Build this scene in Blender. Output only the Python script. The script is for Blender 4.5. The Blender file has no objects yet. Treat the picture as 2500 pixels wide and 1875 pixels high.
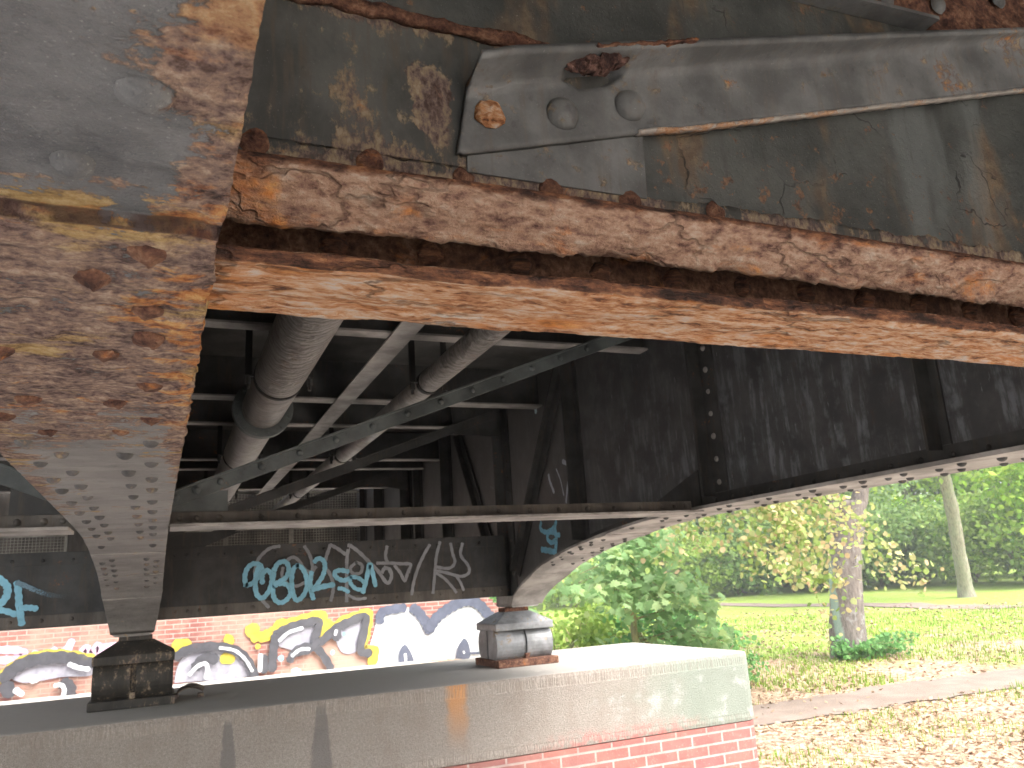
import bpy, bmesh, math, random
from mathutils import Vector, Matrix, noise
# ------------------------------------------------------------------ camera, world, sun, exposure
SC = bpy.context.scene
COL = SC.collection
R = math.radians
# world axes: +Y along the bridge girders, +X along the pier, the camera's eye is at z = 0
YAW, PITCH, ROLL, LENS = R(23.61), R(14.0), R(-3.62), 28.22
fw = Vector((math.sin(YAW)*math.cos(PITCH), math.cos(YAW)*math.cos(PITCH), math.sin(PITCH)))
r0 = Vector((math.cos(YAW), -math.sin(YAW), 0)); u0 = r0.cross(fw)
rt = r0*math.cos(ROLL)+u0*math.sin(ROLL); up = -r0*math.sin(ROLL)+u0*math.cos(ROLL)
cd = bpy.data.cameras.new('camera'); cam = bpy.data.objects.new('camera', cd); COL.objects.link(cam)
m = Matrix.Identity(4)
for i in range(3):
    m[i][0] = rt[i]; m[i][1] = up[i]; m[i][2] = -fw[i]
cam.matrix_world = m
cd.sensor_width = 36; cd.lens = LENS; cd.clip_start = .02; cd.clip_end = 2000
cd.dof.use_dof = True; cd.dof.focus_distance = 1.3; cd.dof.aperture_fstop = 16
SC.camera = cam
SUN_EL, SUN_AZ = R(50), R(152)          # azimuth clockwise from +Y
w = bpy.data.worlds.new('World'); SC.world = w; w.use_nodes = True
wn = w.node_tree.nodes; bg = wn['Background']
sky = wn.new('ShaderNodeTexSky'); sky.sky_type = 'NISHITA'; sky.sun_disc = False
sky.sun_elevation = SUN_EL; sky.sun_rotation = SUN_AZ; sky.dust_density = 4.0; sky.air_density = 1.0; sky.ozone_density = 1.0
hs = wn.new('ShaderNodeHueSaturation'); hs.inputs['Saturation'].default_value = .4   # thin overcast: the blue is veiled
w.node_tree.links.new(sky.outputs[0], hs.inputs['Color']); w.node_tree.links.new(hs.outputs[0], bg.inputs[0]); bg.inputs[1].default_value = .15
sl = bpy.data.lights.new('sun', 'SUN'); sl.energy = .55; sl.angle = R(34); sl.color = (1, .95, .88)
so = bpy.data.objects.new('sun', sl); COL.objects.link(so)
sd = Vector((math.sin(SUN_AZ)*math.cos(SUN_EL), math.cos(SUN_AZ)*math.cos(SUN_EL), math.sin(SUN_EL)))
so.rotation_euler = sd.to_track_quat('Z', 'Y').to_euler()
SC.view_settings.view_transform = 'Standard'; SC.view_settings.look = 'None'
SC.view_settings.exposure = 2.45; SC.view_settings.gamma = 1; SC.view_settings.use_curve_mapping = False
SC.render.engine = 'CYCLES'; SC.cycles.use_denoising = True
SC.cycles.max_bounces = 8; SC.cycles.diffuse_bounces = 5; SC.cycles.transparent_max_bounces = 12
SC.cycles.caustics_reflective = False; SC.cycles.caustics_refractive = False
SC.cycles.sample_clamp_indirect = 8
GZ = -1.9
# ------------------------------------------------------------------ object helpers
def tag(o, label=None, cat=None, group=None, kind=None):
    if label: o['label'] = label
    if cat: o['category'] = cat
    if group: o['group'] = group
    if kind: o['kind'] = kind
    return o
def thing(name, label, cat, loc=(0, 0, 0), rz=0, group=None):
    o = bpy.data.objects.new(name, None); COL.objects.link(o)
    o.location = loc; o.rotation_euler = (0, 0, rz); o.empty_display_size = .1
    return tag(o, label, cat, group)
def link(name, me, mats, parent=None, loc=None):
    o = bpy.data.objects.new(name, me); COL.objects.link(o)
    for mt in (mats if isinstance(mats, (list, tuple)) else [mats]):
        if mt.name not in [x.name for x in me.materials if x]: me.materials.append(mt)
    if parent is not None: o.parent = parent
    if loc is not None: o.location = loc
    return o
class MB:
    """collects faces; build() links them as one mesh object"""
    def __init__(s): s.v = []; s.f = []; s.mi = []
    def add(s, vs, fs, mi=0):
        b = len(s.v); s.v += [tuple(p) for p in vs]
        for f in fs: s.f.append([b+i for i in f]); s.mi.append(mi)
    def box(s, x0, x1, y0, y1, z0, z1, mi=0):
        s.add([(x0,y0,z0),(x1,y0,z0),(x1,y1,z0),(x0,y1,z0),(x0,y0,z1),(x1,y0,z1),(x1,y1,z1),(x0,y1,z1)],
              [(0,3,2,1),(4,5,6,7),(0,1,5,4),(1,2,6,5),(2,3,7,6),(3,0,4,7)], mi)
    def prism(s, poly, a, b, ax, mi=0):
        """extrude a 2-D polygon: ax 'x' -> poly is (y,z), 'y' -> (x,z), 'z' -> (x,y)"""
        n = len(poly)
        P = {'x': lambda p, t: (t, p[0], p[1]), 'y': lambda p, t: (p[0], t, p[1]), 'z': lambda p, t: (p[0], p[1], t)}[ax]
        s.add([P(p, a) for p in poly]+[P(p, b) for p in poly],
              [list(range(n)), list(range(2*n-1, n-1, -1))]+[[i, (i+1) % n+0, (i+1) % n+n, i+n] for i in range(n)], mi)
    def tube(s, pts, rad, n=8, caps=True, mi=0):
        pts = [Vector(p) for p in pts]; rs = rad if isinstance(rad, (list, tuple)) else [rad]*len(pts)
        b = []; X = None
        for i, p in enumerate(pts):
            t = (pts[min(i+1, len(pts)-1)]-pts[max(i-1, 0)]).normalized()
            if X is None:
                X = t.cross(Vector((0, 0, 1)) if abs(t.z) < .9 else Vector((1, 0, 0))).normalized()
            else: X = (X-t*X.dot(t)).normalized()
            Yv = t.cross(X)
            b += [p+(X*math.cos(2*math.pi*k/n)+Yv*math.sin(2*math.pi*k/n))*rs[i] for k in range(n)]
        fs = []
        for i in range(len(pts)-1):
            for k in range(n):
                fs.append((i*n+k, i*n+(k+1) % n, (i+1)*n+(k+1) % n, (i+1)*n+k))
        if caps: fs += [list(range(n))[::-1], [(len(pts)-1)*n+k for k in range(n)]]
        s.add(b, fs, mi)
    def mesh(s, name, smooth=False, bevel=0, recalc=True, flat_angle=None):
        me = bpy.data.meshes.new(name); me.from_pydata(s.v, [], s.f)
        for i, p in enumerate(me.polygons): p.material_index = s.mi[i]
        if recalc or bevel:
            bm = bmesh.new(); bm.from_mesh(me)
            if recalc: bmesh.ops.recalc_face_normals(bm, faces=bm.faces)
            if bevel:
                es = [e for e in bm.edges if len(e.link_faces) == 2 and e.calc_face_angle(0) > .6]
                bmesh.ops.bevel(bm, geom=es, offset=bevel, segments=2, profile=.6, affect='EDGES', clamp_overlap=True)
            bm.to_mesh(me); bm.free()
        if smooth: me.polygons.foreach_set('use_smooth', [True]*len(me.polygons))
        me.update(); return me
    def build(s, name, mats, parent=None, loc=None, **k):
        return link(name, s.mesh(name, **k), mats, parent, loc)
def resample(poly, step, closed=True):
    out = []; n = len(poly)
    for i in range(n if closed else n-1):
        a = Vector(poly[i]); b = Vector(poly[(i+1) % n]); k = max(1, int(round((b-a).length/step)))
        out += [a.lerp(b, j/k) for j in range(k)]
    if not closed: out.append(Vector(poly[-1]))
    return out
def sweep(name, section, along, frame, step, ts, disp, mats, parent, mat_of=None, smooth=True):
    """dense rough bar: 2-D section swept through stations ts; frame(p2, t) -> 3-D; disp(P) -> offset vector"""
    sec = resample(section, step); n = len(sec); vs = []
    for t in ts:
        for p in sec:
            P = Vector(frame(p, t)); vs.append(P+disp(P))
    fs = []; mi = []
    for i in range(len(ts)-1):
        for k in range(n):
            fs.append((i*n+k, i*n+(k+1) % n, (i+1)*n+(k+1) % n, (i+1)*n+k))
    fs += [list(range(n))[::-1], [(len(ts)-1)*n+k for k in range(n)]]
    me = bpy.data.meshes.new(name); me.from_pydata(vs, [], fs)
    bm = bmesh.new(); bm.from_mesh(me); bmesh.ops.recalc_face_normals(bm, faces=bm.faces); bm.to_mesh(me); bm.free()
    if mat_of:
        for p in me.polygons: p.material_index = mat_of(p)
    if smooth: me.polygons.foreach_set('use_smooth', [True]*len(me.polygons))
    return link(name, me, mats, parent)
def lin(a, b, n): return [a+(b-a)*i/n for i in range(n+1)]
def fbm(P, sc, oc=4, off=0.0): return noise.fractal(Vector((P[0]*sc+off, P[1]*sc+off*.7, P[2]*sc-off)), .9, 2.1, oc)
def interp(tab, x):
    if x <= tab[0][0]: return tab[0][1]
    for (a, b), (c, d) in zip(tab, tab[1:]):
        if x <= c: return b+(d-b)*(x-a)/(c-a)
    return tab[-1][1]
def sstep(a, b, x):
    t = min(1, max(0, (x-a)/(b-a))); return t*t*(3-2*t)
def catmull(pts, sub=6):
    if len(pts) < 3: return [Vector(p) for p in pts]
    P = [Vector(p) for p in pts]; P = [P[0]*2-P[1]]+P+[P[-1]*2-P[-2]]; out = []
    for i in range(1, len(P)-2):
        for k in range(sub):
            t = k/sub; a, b, c, d = P[i-1:i+3]
            out.append(.5*((2*b)+(c-a)*t+(2*a-5*b+4*c-d)*t*t+(3*b-a-3*c+d)*t**3))
    out.append(P[-2]); return out
# ------------------------------------------------------------------ material helpers
RUST_RED = [(.1, (.04, .018, .014)), (.4, (.11, .05, .035)), (.65, (.19, .095, .058)), (.9, (.30, .17, .11))]
class NT:
    def __init__(s, name):
        s.m = bpy.data.materials.new(name); s.m.use_nodes = True; s.t = s.m.node_tree; s.n = s.t.nodes; s.l = s.t.links
        s.b = s.n['Principled BSDF']; s.geo = None
    def new(s, t, **k):
        n = s.n.new(t)
        for a, v in k.items(): setattr(n, a, v)
        return n
    def put(s, sock, v):
        if hasattr(v, 'is_output'): s.l.new(v, sock)
        elif isinstance(v, (tuple, list)) and len(v) == 3 and sock.type == 'RGBA': sock.default_value = (*v, 1)
        else: sock.default_value = v
    def g(s, o='Position'):
        if s.geo is None: s.geo = s.new('ShaderNodeNewGeometry')
        return s.geo.outputs[o]
    def xyz(s, v=None):
        n = s.new('ShaderNodeSeparateXYZ'); s.put(n.inputs[0], v or s.g()); return n.outputs
    def comb(s, x, y, z):
        n = s.new('ShaderNodeCombineXYZ')
        for i, v in enumerate((x, y, z)): s.put(n.inputs[i], v)
        return n.outputs[0]
    def sc(s, v, k):
        n = s.new('ShaderNodeVectorMath', operation='MULTIPLY'); s.put(n.inputs[0], v); n.inputs[1].default_value = k; return n.outputs[0]
    def noise(s, scale, detail=4, rough=.6, vec=None, dist=0, col=False):
        n = s.new('ShaderNodeTexNoise'); s.put(n.inputs['Vector'], vec or s.g())
        n.inputs['Scale'].default_value = scale; n.inputs['Detail'].default_value = detail
        n.inputs['Roughness'].default_value = rough; n.inputs['Distortion'].default_value = dist
        return n.outputs['Color' if col else 'Fac']
    def vor(s, scale, vec=None, feature='F1', out='Distance'):
        n = s.new('ShaderNodeTexVoronoi', feature=feature); s.put(n.inputs['Vector'], vec or s.g()); n.inputs['Scale'].default_value = scale
        return n.outputs[out]
    def ramp(s, f, stops, mode='LINEAR'):
        n = s.new('ShaderNodeValToRGB'); s.put(n.inputs[0], f); n.color_ramp.interpolation = mode; e = n.color_ramp.elements
        while len(e) < len(stops): e.new(.5)
        for i, (p, c) in enumerate(stops):
            e[i].position = p; e[i].color = (*c, 1) if isinstance(c, tuple) else (c, c, c, 1)
        return n.outputs[0]
    def mix(s, f, a, b, mode='MIX'):
        n = s.new('ShaderNodeMix', data_type='RGBA', blend_type=mode); s.put(n.inputs[0], f); s.put(n.inputs[6], a); s.put(n.inputs[7], b); return n.outputs[2]
    def math(s, op, a, b=0.0, clamp=False):
        n = s.new('ShaderNodeMath', operation=op, use_clamp=clamp); s.put(n.inputs[0], a); s.put(n.inputs[1], b); return n.outputs[0]
    def add(s, *a):
        r = a[0]
        for x in a[1:]: r = s.math('ADD', r, x)
        return r
    def mul(s, *a):
        r = a[0]
        for x in a[1:]: r = s.math('MULTIPLY', r, x)
        return r
    def mr(s, v, a, b, c=0., d=1., smooth=True):
        n = s.new('ShaderNodeMapRange'); n.interpolation_type = 'SMOOTHSTEP' if smooth else 'LINEAR'
        s.put(n.inputs[0], v)
        for i, x in enumerate((a, b, c, d)): s.put(n.inputs[1+i], x)
        return n.outputs[0]
    def bump(s, h, st=.5, d=.01, nrm=None):
        n = s.new('ShaderNodeBump'); s.put(n.inputs['Height'], h); n.inputs['Strength'].default_value = st; n.inputs['Distance'].default_value = d
        if nrm: s.put(n.inputs['Normal'], nrm)
        return n.outputs[0]
    def done(s, col, rough=.7, nrm=None, spec=.4, metal=0):
        s.put(s.b.inputs['Base Color'], col); s.put(s.b.inputs['Roughness'], rough)
        s.put(s.b.inputs['Specular IOR Level'], spec); s.put(s.b.inputs['Metallic'], metal)
        if nrm: s.put(s.b.inputs['Normal'], nrm)
        return s.m
RUST_DARK = [(.12, (.03, .018, .014)), (.4, (.10, .046, .03)), (.62, (.18, .08, .045)), (.88, (.32, .15, .075))]
RUST_PALE = [(.08, (.085, .042, .034)), (.28, (.20, .115, .085)), (.5, (.32, .20, .14)), (.7, (.385, .265, .195)), (.92, (.44, .35, .28))]
RUST_ORANGE = [(.08, (.10, .04, .022)), (.26, (.30, .125, .055)), (.48, (.45, .235, .12)), (.68, (.52, .36, .25)), (.9, (.49, .42, .37))]
RUST_BROWN = [(.2, (.065, .04, .034)), (.4, (.13, .092, .08)), (.52, (.19, .14, .115)), (.66, (.25, .19, .125)), (.85, (.31, .25, .18))]
def steel(name, paint, rust=.3, pal=RUST_DARK, an=(1, 1, 1), mask=None, bump=.5, rough=.62, orange=.0, streak=.35, grime=.5, size=1., spec=.35, dark=None, cracks=0., con=1.):
    """weathered painted steel; rust 0..1 share of rusty area, an = stretch of the pattern, mask(nt)->extra rust"""
    t = NT(name); v = t.sc(t.g(), an)
    n1 = t.noise(3.2*size, 6, .62, v); n2 = t.noise(17*size, 6, .68, v); n3 = t.noise(75, 4, .65, v); n4 = t.noise(260, 3, .6)
    nv = t.noise(9*size, 4, .6, t.sc(t.g(), (4.5, 4.5, .5)))
    d = tuple(c*.62 for c in paint); l = tuple(min(1, c*1.35) for c in paint)
    pc = t.mix(t.mr(n1, .35, .68), d, l)
    pc = t.mix(t.mul(t.mr(nv, .5, .72), streak), pc, tuple(c*.5+k*.5 for c, k in zip(paint, (.11, .075, .045))))
    pc = t.mix(t.mul(t.mr(n2, .55, .75), grime), pc, tuple(c*.45 for c in paint))
    pc = t.mix(t.mr(n4, .66, .74, 0, .45), pc, tuple(min(1, c*2.1+.03) for c in paint))
    rf = t.mr(t.add(t.mul(n2, .55), t.mul(n3, .45)), .5-.16/con, .5+.16/con, 0, 1, False)
    rc = t.ramp(rf, pal)
    if orange:
        oc = t.ramp(t.noise(40, 4, .65, v), [(.3, (.34, .10, .025)), (.55, (.54, .20, .045)), (.8, (.56, .34, .12))])
        o1 = t.noise(6.5*size, 5, .7, v, .6)
        rc = t.mix(t.mul(t.mr(o1, .62-.12*orange, .80-.12*orange), t.mr(n3, .38, .56, .45, .9)), rc, oc)
    if dark:
        dk = dark(t); rc = t.mix(dk, rc, t.ramp(rf, RUST_DARK))
    f = t.add(t.mul(n1, .5), t.mul(n2, .35), t.mul(n3, .15))
    if mask: f = t.add(f, mask(t))
    lo = .74-.56*rust
    k = t.mr(f, lo-.035, lo+.035)
    col = t.mix(k, pc, rc)
    h = t.add(t.mul(n2, .7), t.mul(n3, .6), t.mul(n4, .25))
    if cracks:
        wv = t.new('ShaderNodeVectorMath', operation='ADD'); t.put(wv.inputs[0], v); t.put(wv.inputs[1], t.sc(t.noise(9, 4, .6, v, 0, True), (.16, .16, .16)))
        cr = t.vor(11, wv.outputs[0], 'DISTANCE_TO_EDGE'); ck = t.mul(t.mr(cr, .012, .05, 1, 0), t.mr(t.noise(5, 3), .46, .58), k, cracks)
        col = t.mix(ck, col, (.035, .02, .016)); h = t.add(h, t.mul(ck, -.9))
    hh = t.add(t.mul(h, t.mr(k, 0, 1, .28, 1.)), t.mul(k, -.35))
    return t.done(col, t.mr(k, 0, 1, rough, .92), t.bump(hh, bump, .012), spec)
GRAF = {
 'blue': [
  (0.035, [(0.604,0.120), (0.593,0.193), (0.612,0.258), (0.655,0.292), (0.706,0.283), (0.724,0.245), (0.707,0.195), (0.657,0.142), (0.608,0.123)]),
  (0.035, [(0.706,0.276), (0.685,0.225), (0.675,0.138), (0.688,0.049), (0.731,0.018), (0.774,0.059), (0.802,0.131), (0.802,0.197), (0.765,0.236), (0.729,0.201), (0.730,0.135)]),
  (0.035, [(0.823,0.248), (0.813,0.152), (0.814,0.056), (0.833,-0.003), (0.877,-0.028), (0.928,-0.002), (0.954,0.048), (0.928,0.109), (0.868,0.123), (0.817,0.108)]),
  (0.035, [(0.823,0.233), (0.852,0.287), (0.911,0.296), (0.938,0.242), (0.920,0.176), (0.868,0.142), (0.824,0.122)]),
  (0.035, [(1.009,0.265), (0.975,0.233), (0.961,0.151), (0.969,0.062), (0.987,0.002), (1.010,-0.016), (1.051,0.012), (1.084,0.085), (1.077,0.175), (1.047,0.237), (1.009,0.265)]),
  (0.035, [(1.122,0.203), (1.111,0.113), (1.122,0.038), (1.137,-0.015)]),
  (0.035, [(1.145,0.285), (1.180,0.312), (1.222,0.289), (1.233,0.235), (1.214,0.168), (1.175,0.110), (1.126,0.049)]),
  (0.04, [(1.130,0.060), (1.206,0.078), (1.306,0.091)]),
  (0.035, [(1.428,0.191), (1.361,0.206), (1.314,0.189), (1.330,0.147), (1.384,0.121), (1.439,0.133)]),
  (0.03, [(1.344,0.058), (1.383,0.052), (1.430,0.023)]),
  (0.03, [(1.446,0.145), (1.508,0.136), (1.564,0.090), (1.557,0.042), (1.494,0.045), (1.445,0.097), (1.446,0.145)]),
  (0.035, [(1.550,0.012), (1.584,0.126), (1.612,0.247), (1.636,0.172), (1.659,0.060)]),
  (0.06, [(-1.146,0.294), (-1.088,0.249), (-1.055,0.205), (-1.056,0.143), (-1.093,0.088), (-1.128,0.065)]),
  (0.05, [(-1.127,0.055), (-1.053,0.039), (-0.986,0.009)]),
  (0.055, [(-0.996,0.238), (-0.980,0.149), (-0.970,0.065), (-0.944,-0.061)]),
  (0.05, [(-0.962,0.054), (-0.906,0.052), (-0.858,0.042)]),
 ],
 'bluef': [
  (0.05, [(-0.996,0.238), (-0.917,0.197), (-0.819,0.149), (-0.722,0.122), (-0.626,0.129), (-0.530,0.164)]),
 ],
 'grey': [
  (0.03, [(0.866,0.426), (0.792,0.414), (0.726,0.364), (0.684,0.299), (0.671,0.196), (0.687,0.079), (0.731,0.003), (0.783,-0.058)]),
  (0.03, [(0.904,0.289), (0.964,0.331), (1.016,0.306), (1.062,0.236), (1.122,0.203), (1.161,0.246)]),
  (0.028, [(0.893,0.252), (0.886,0.185), (0.927,0.123), (1.002,0.097), (1.077,0.130), (1.122,0.180), (1.054,0.236)]),
  (0.03, [(1.065,0.418), (1.107,0.348), (1.130,0.263), (1.130,0.172)]),
  (0.032, [(1.281,0.421), (1.245,0.319), (1.230,0.243), (1.268,0.195), (1.302,0.102), (1.298,0.027), (1.282,-0.039)]),
  (0.032, [(1.281,0.421), (1.339,0.388), (1.410,0.335)]),
  (0.032, [(1.442,0.419), (1.421,0.311), (1.416,0.157), (1.413,-0.055)]),
  (0.026, [(1.429,-0.003), (1.500,-0.038), (1.579,-0.036)]),
  (0.034, [(1.449,0.409), (1.524,0.350), (1.612,0.260), (1.687,0.182), (1.762,0.079), (1.802,0.126), (1.791,0.189), (1.746,0.204), (1.719,0.168)]),
  (0.03, [(1.770,0.390), (1.754,0.303), (1.779,0.239)]),
  (0.03, [(1.676,0.250), (1.792,0.245), (1.897,0.234), (1.976,0.224), (1.947,0.156), (1.919,0.089), (1.881,0.159), (1.831,0.224)]),
  (0.03, [(1.498,0.265), (1.548,0.238), (1.534,0.177), (1.471,0.174), (1.447,0.218), (1.498,0.265)]),
  (0.03, [(2.157,0.388), (2.099,0.301), (2.041,0.189), (1.997,0.066), (1.978,-0.033)]),
  (0.03, [(2.253,0.410), (2.214,0.283), (2.195,0.143), (2.170,-0.032)]),
  (0.03, [(2.352,0.393), (2.366,0.302), (2.384,0.224), (2.326,0.175), (2.197,0.194)]),
  (0.03, [(2.464,0.389), (2.442,0.286), (2.508,0.192), (2.512,0.127), (2.433,0.099), (2.297,0.138), (2.195,0.162)]),
  (0.028, [(2.201,0.143), (2.281,0.088), (2.353,0.008), (2.385,-0.039)]),
  (0.026, [(2.379,0.115), (2.424,0.055), (2.455,-0.024)]),
  (0.024, [(1.740,0.216), (1.772,0.202), (1.790,0.164)]),
  (0.02, [(1.955,0.181), (1.963,0.155)]),
 ],
 'wblue': [
  (0.05, [(6.402,0.507), (6.425,0.455), (6.317,0.417), (6.176,0.434), (6.100,0.485)]),
  (0.05, [(6.263,0.407), (6.298,0.363), (6.222,0.322), (6.123,0.350), (6.155,0.398), (6.262,0.412)]),
  (0.05, [(6.132,0.454), (6.117,0.384), (6.053,0.373)]),
  (0.06, [(6.127,0.327), (6.156,0.238)]),
  (0.06, [(6.426,0.278), (6.288,0.260), (6.142,0.237)]),
 ],
 'wgrey': [
  (0.035, [(5.686,0.954), (5.757,0.898), (5.825,0.795), (5.894,0.623)]),
  (0.05, [(5.700,0.940), (5.802,0.928), (5.899,0.961)]),
  (0.02, [(6.026,0.917), (5.964,0.815), (5.922,0.683)]),
  (0.04, [(6.181,0.893), (6.163,0.831), (6.099,0.728)]),
  (0.025, [(5.801,0.792), (5.690,0.721), (5.686,0.610)]),
 ],
 'wspot': [
  (0.06, [(6.342,1.540), (6.353,1.510), (6.350,1.475)]),
 ],
 'wchalk': [
  (0.02, [(7.786,1.392), (7.819,1.358), (7.664,1.293), (7.569,1.392), (7.555,1.313), (7.456,1.277), (7.413,1.392)]),
  (0.02, [(7.703,1.213), (7.644,1.251)]),
  (0.03, [(7.554,0.972), (7.434,0.920), (7.452,0.802)]),
 ],
 'white': [
  (0, [(4.172,-0.622), (4.234,-0.494), (4.398,-0.382), (4.683,-0.338), (4.928,-0.380), (5.090,-0.517), (5.227,-0.739), (5.315,-0.919), (5.481,-0.680), (5.723,-0.483), (6.029,-0.375), (6.336,-0.356), (6.570,-0.521), (6.802,-0.737), (6.845,-1.138), (6.811,-1.704), (4.194,-1.463)]),
 ],
 'dark': [
  (0.22, [(4.222,-0.588), (4.256,-0.420), (4.438,-0.366), (4.765,-0.340)]),
  (0.25, [(4.950,-0.352), (5.091,-0.478), (5.229,-0.681), (5.306,-0.860)]),
  (0.27, [(5.308,-0.822), (5.441,-0.639), (5.637,-0.496), (5.856,-0.383), (6.098,-0.300), (6.317,-0.304), (6.509,-0.417), (6.676,-0.608), (6.802,-0.737)]),
  (0.06, [(6.173,-1.399), (6.368,-1.408), (6.542,-1.407)]),
 ],
 'pupil': [
  (0, [(4.636,-1.448), (4.657,-1.244), (4.742,-1.129), (4.820,-1.220), (4.914,-1.473)]),
  (0, [(5.893,-1.447), (5.965,-1.261), (6.069,-1.114), (6.151,-1.199), (6.174,-1.472)]),
 ],
 'white2': [
  (0.07, [(4.747,-1.289), (4.755,-1.365), (4.756,-1.459)]),
  (0.05, [(6.058,-1.346), (6.066,-1.385)]),
 ],
 'yellow': [
  (0.28, [(0.234,-0.755), (0.461,-0.744)]),
  (0.3, [(1.182,-0.734), (1.234,-0.721)]),
  (0.3, [(1.595,-0.604), (1.705,-0.524)]),
  (0.22, [(1.796,-0.709), (1.975,-0.701)]),
  (0.2, [(1.663,-0.720), (1.885,-0.671), (2.064,-0.596)]),
  (0.35, [(2.190,-0.470), (2.209,-0.539)]),
  (0.24, [(2.087,-0.611), (2.337,-0.504), (2.707,-0.417), (3.013,-0.383), (3.035,-0.694), (3.130,-0.770), (3.418,-0.538), (3.760,-0.445), (3.982,-0.414), (3.927,-0.763), (3.847,-1.128), (4.092,-1.159), (4.038,-1.422)]),
  (0.22, [(1.104,-1.045), (1.277,-1.082)]),
  (0.3, [(3.083,-0.559), (3.225,-0.685)]),
  (0.12, [(3.060,-0.465), (3.059,-0.718)]),
  (0.2, [(-2.626,-1.085), (-2.497,-0.921), (-2.257,-0.773), (-1.932,-0.714), (-1.557,-0.755), (-1.171,-0.862)]),
  (0.12, [(1.732,-0.881), (1.777,-0.885)]),
 ],
 'greyf': [
  (0, [(0.258,-1.411), (0.309,-1.122), (0.466,-0.903), (0.842,-0.828), (1.273,-0.930), (1.606,-1.242), (1.653,-1.421)]),
  (0, [(2.135,-0.892), (2.224,-0.676), (2.567,-0.544), (2.918,-0.547), (2.894,-0.865), (2.569,-1.019)]),
  (0, [(3.272,-0.804), (3.466,-0.634), (3.857,-0.532), (3.775,-1.076), (3.460,-1.141)]),
  (0, [(-2.486,-1.059), (-2.321,-0.878), (-2.036,-0.805), (-1.551,-0.848), (-1.223,-0.960), (-1.212,-1.143), (-1.720,-1.114), (-2.192,-1.167)]),
 ],
 'black': [
  (0.2, [(0.241,-0.947), (0.505,-0.821), (0.927,-0.813), (1.316,-0.911), (1.538,-1.105), (1.674,-1.379), (1.697,-1.447)]),
  (0.2, [(2.088,-0.687), (2.337,-0.572), (2.660,-0.505), (2.941,-0.503), (2.870,-0.840), (3.011,-0.875), (3.273,-0.666), (3.563,-0.548), (3.917,-0.490), (3.799,-1.101), (3.993,-1.210)]),
  (0.2, [(2.088,-0.710), (2.046,-1.018), (2.027,-1.347)]),
  (0.18, [(2.364,-1.202), (2.477,-1.033), (2.707,-0.963), (2.940,-1.051), (3.150,-1.363), (3.173,-1.455)]),
  (0.25, [(-2.574,-1.070), (-2.392,-0.891), (-2.110,-0.786), (-1.705,-0.782), (-1.439,-0.838), (-1.186,-0.943)]),
  (0.22, [(0.600,-1.170), (0.763,-1.014), (0.976,-1.055)]),
  (0.25, [(-1.621,-1.224), (-1.522,-1.314), (-1.512,-1.474)]),
  (0.2, [(1.846,-1.089), (1.872,-1.355)]),
  (0.25, [(-2.513,-1.174), (-2.447,-1.336)]),
  (0.2, [(3.273,-0.666), (3.320,-0.785), (3.272,-0.850)]),
  (0.15, [(2.940,-0.869), (2.753,-1.035), (2.477,-1.078)]),
 ],
 'white3': [
  (0.09, [(0.500,-1.288), (0.641,-1.153), (0.787,-1.115), (0.824,-1.234), (0.795,-1.380)]),
  (0.07, [(1.035,-0.844), (1.316,-0.920), (1.516,-1.103), (1.651,-1.334)]),
  (0.08, [(2.409,-1.117), (2.569,-1.010), (2.753,-1.012)]),
  (0.07, [(2.410,-1.406), (2.487,-1.377), (2.570,-1.421)]),
  (0.09, [(-1.755,-1.258), (-1.644,-1.261), (-1.593,-1.366), (-1.623,-1.470)]),
  (0.1, [(1.801,-1.041), (1.796,-1.347)]),
  (0.07, [(3.297,-0.691), (3.272,-0.781)]),
  (0.08, [(2.157,-0.805), (2.338,-0.662), (2.614,-0.593)]),
  (0.16, [(-2.123,-1.115), (-2.033,-1.112)]),
  (0.12, [(-2.363,-1.267), (-2.250,-1.357)]),
  (0.1, [(-1.547,-0.910), (-1.392,-0.985), (-1.219,-1.029)]),
 ],
 'pink': [
  (0.16, [(-2.738,-0.564), (-2.450,-0.597), (-2.283,-0.663), (-2.385,-0.753), (-2.653,-0.749)]),
  (0.15, [(-2.509,-0.762), (-2.357,-0.875), (-2.241,-0.985)]),
  (0.15, [(-2.101,-0.659), (-2.212,-0.896)]),
  (0.15, [(-1.789,-0.645), (-1.968,-0.731), (-1.975,-0.890), (-1.787,-0.948)]),
  (0.15, [(-1.771,-0.909), (-1.603,-0.621), (-1.554,-0.808), (-1.471,-0.937)]),
  (0.15, [(-1.617,-0.701), (-1.535,-0.504)]),
  (0.15, [(-1.436,-0.879), (-1.299,-0.646), (-1.212,-0.818), (-1.108,-0.621), (-1.021,-0.794)]),
  (0.15, [(-1.028,-0.669), (-0.796,-0.647)]),
 ],
 'bluedot': [
  (0.22, [(3.199,-1.117), (3.229,-1.125)]),
  (0.16, [(3.443,-0.774), (3.468,-0.785)]),
  (0.25, [(2.182,-1.119), (2.205,-1.165)]),
 ],
}
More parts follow.
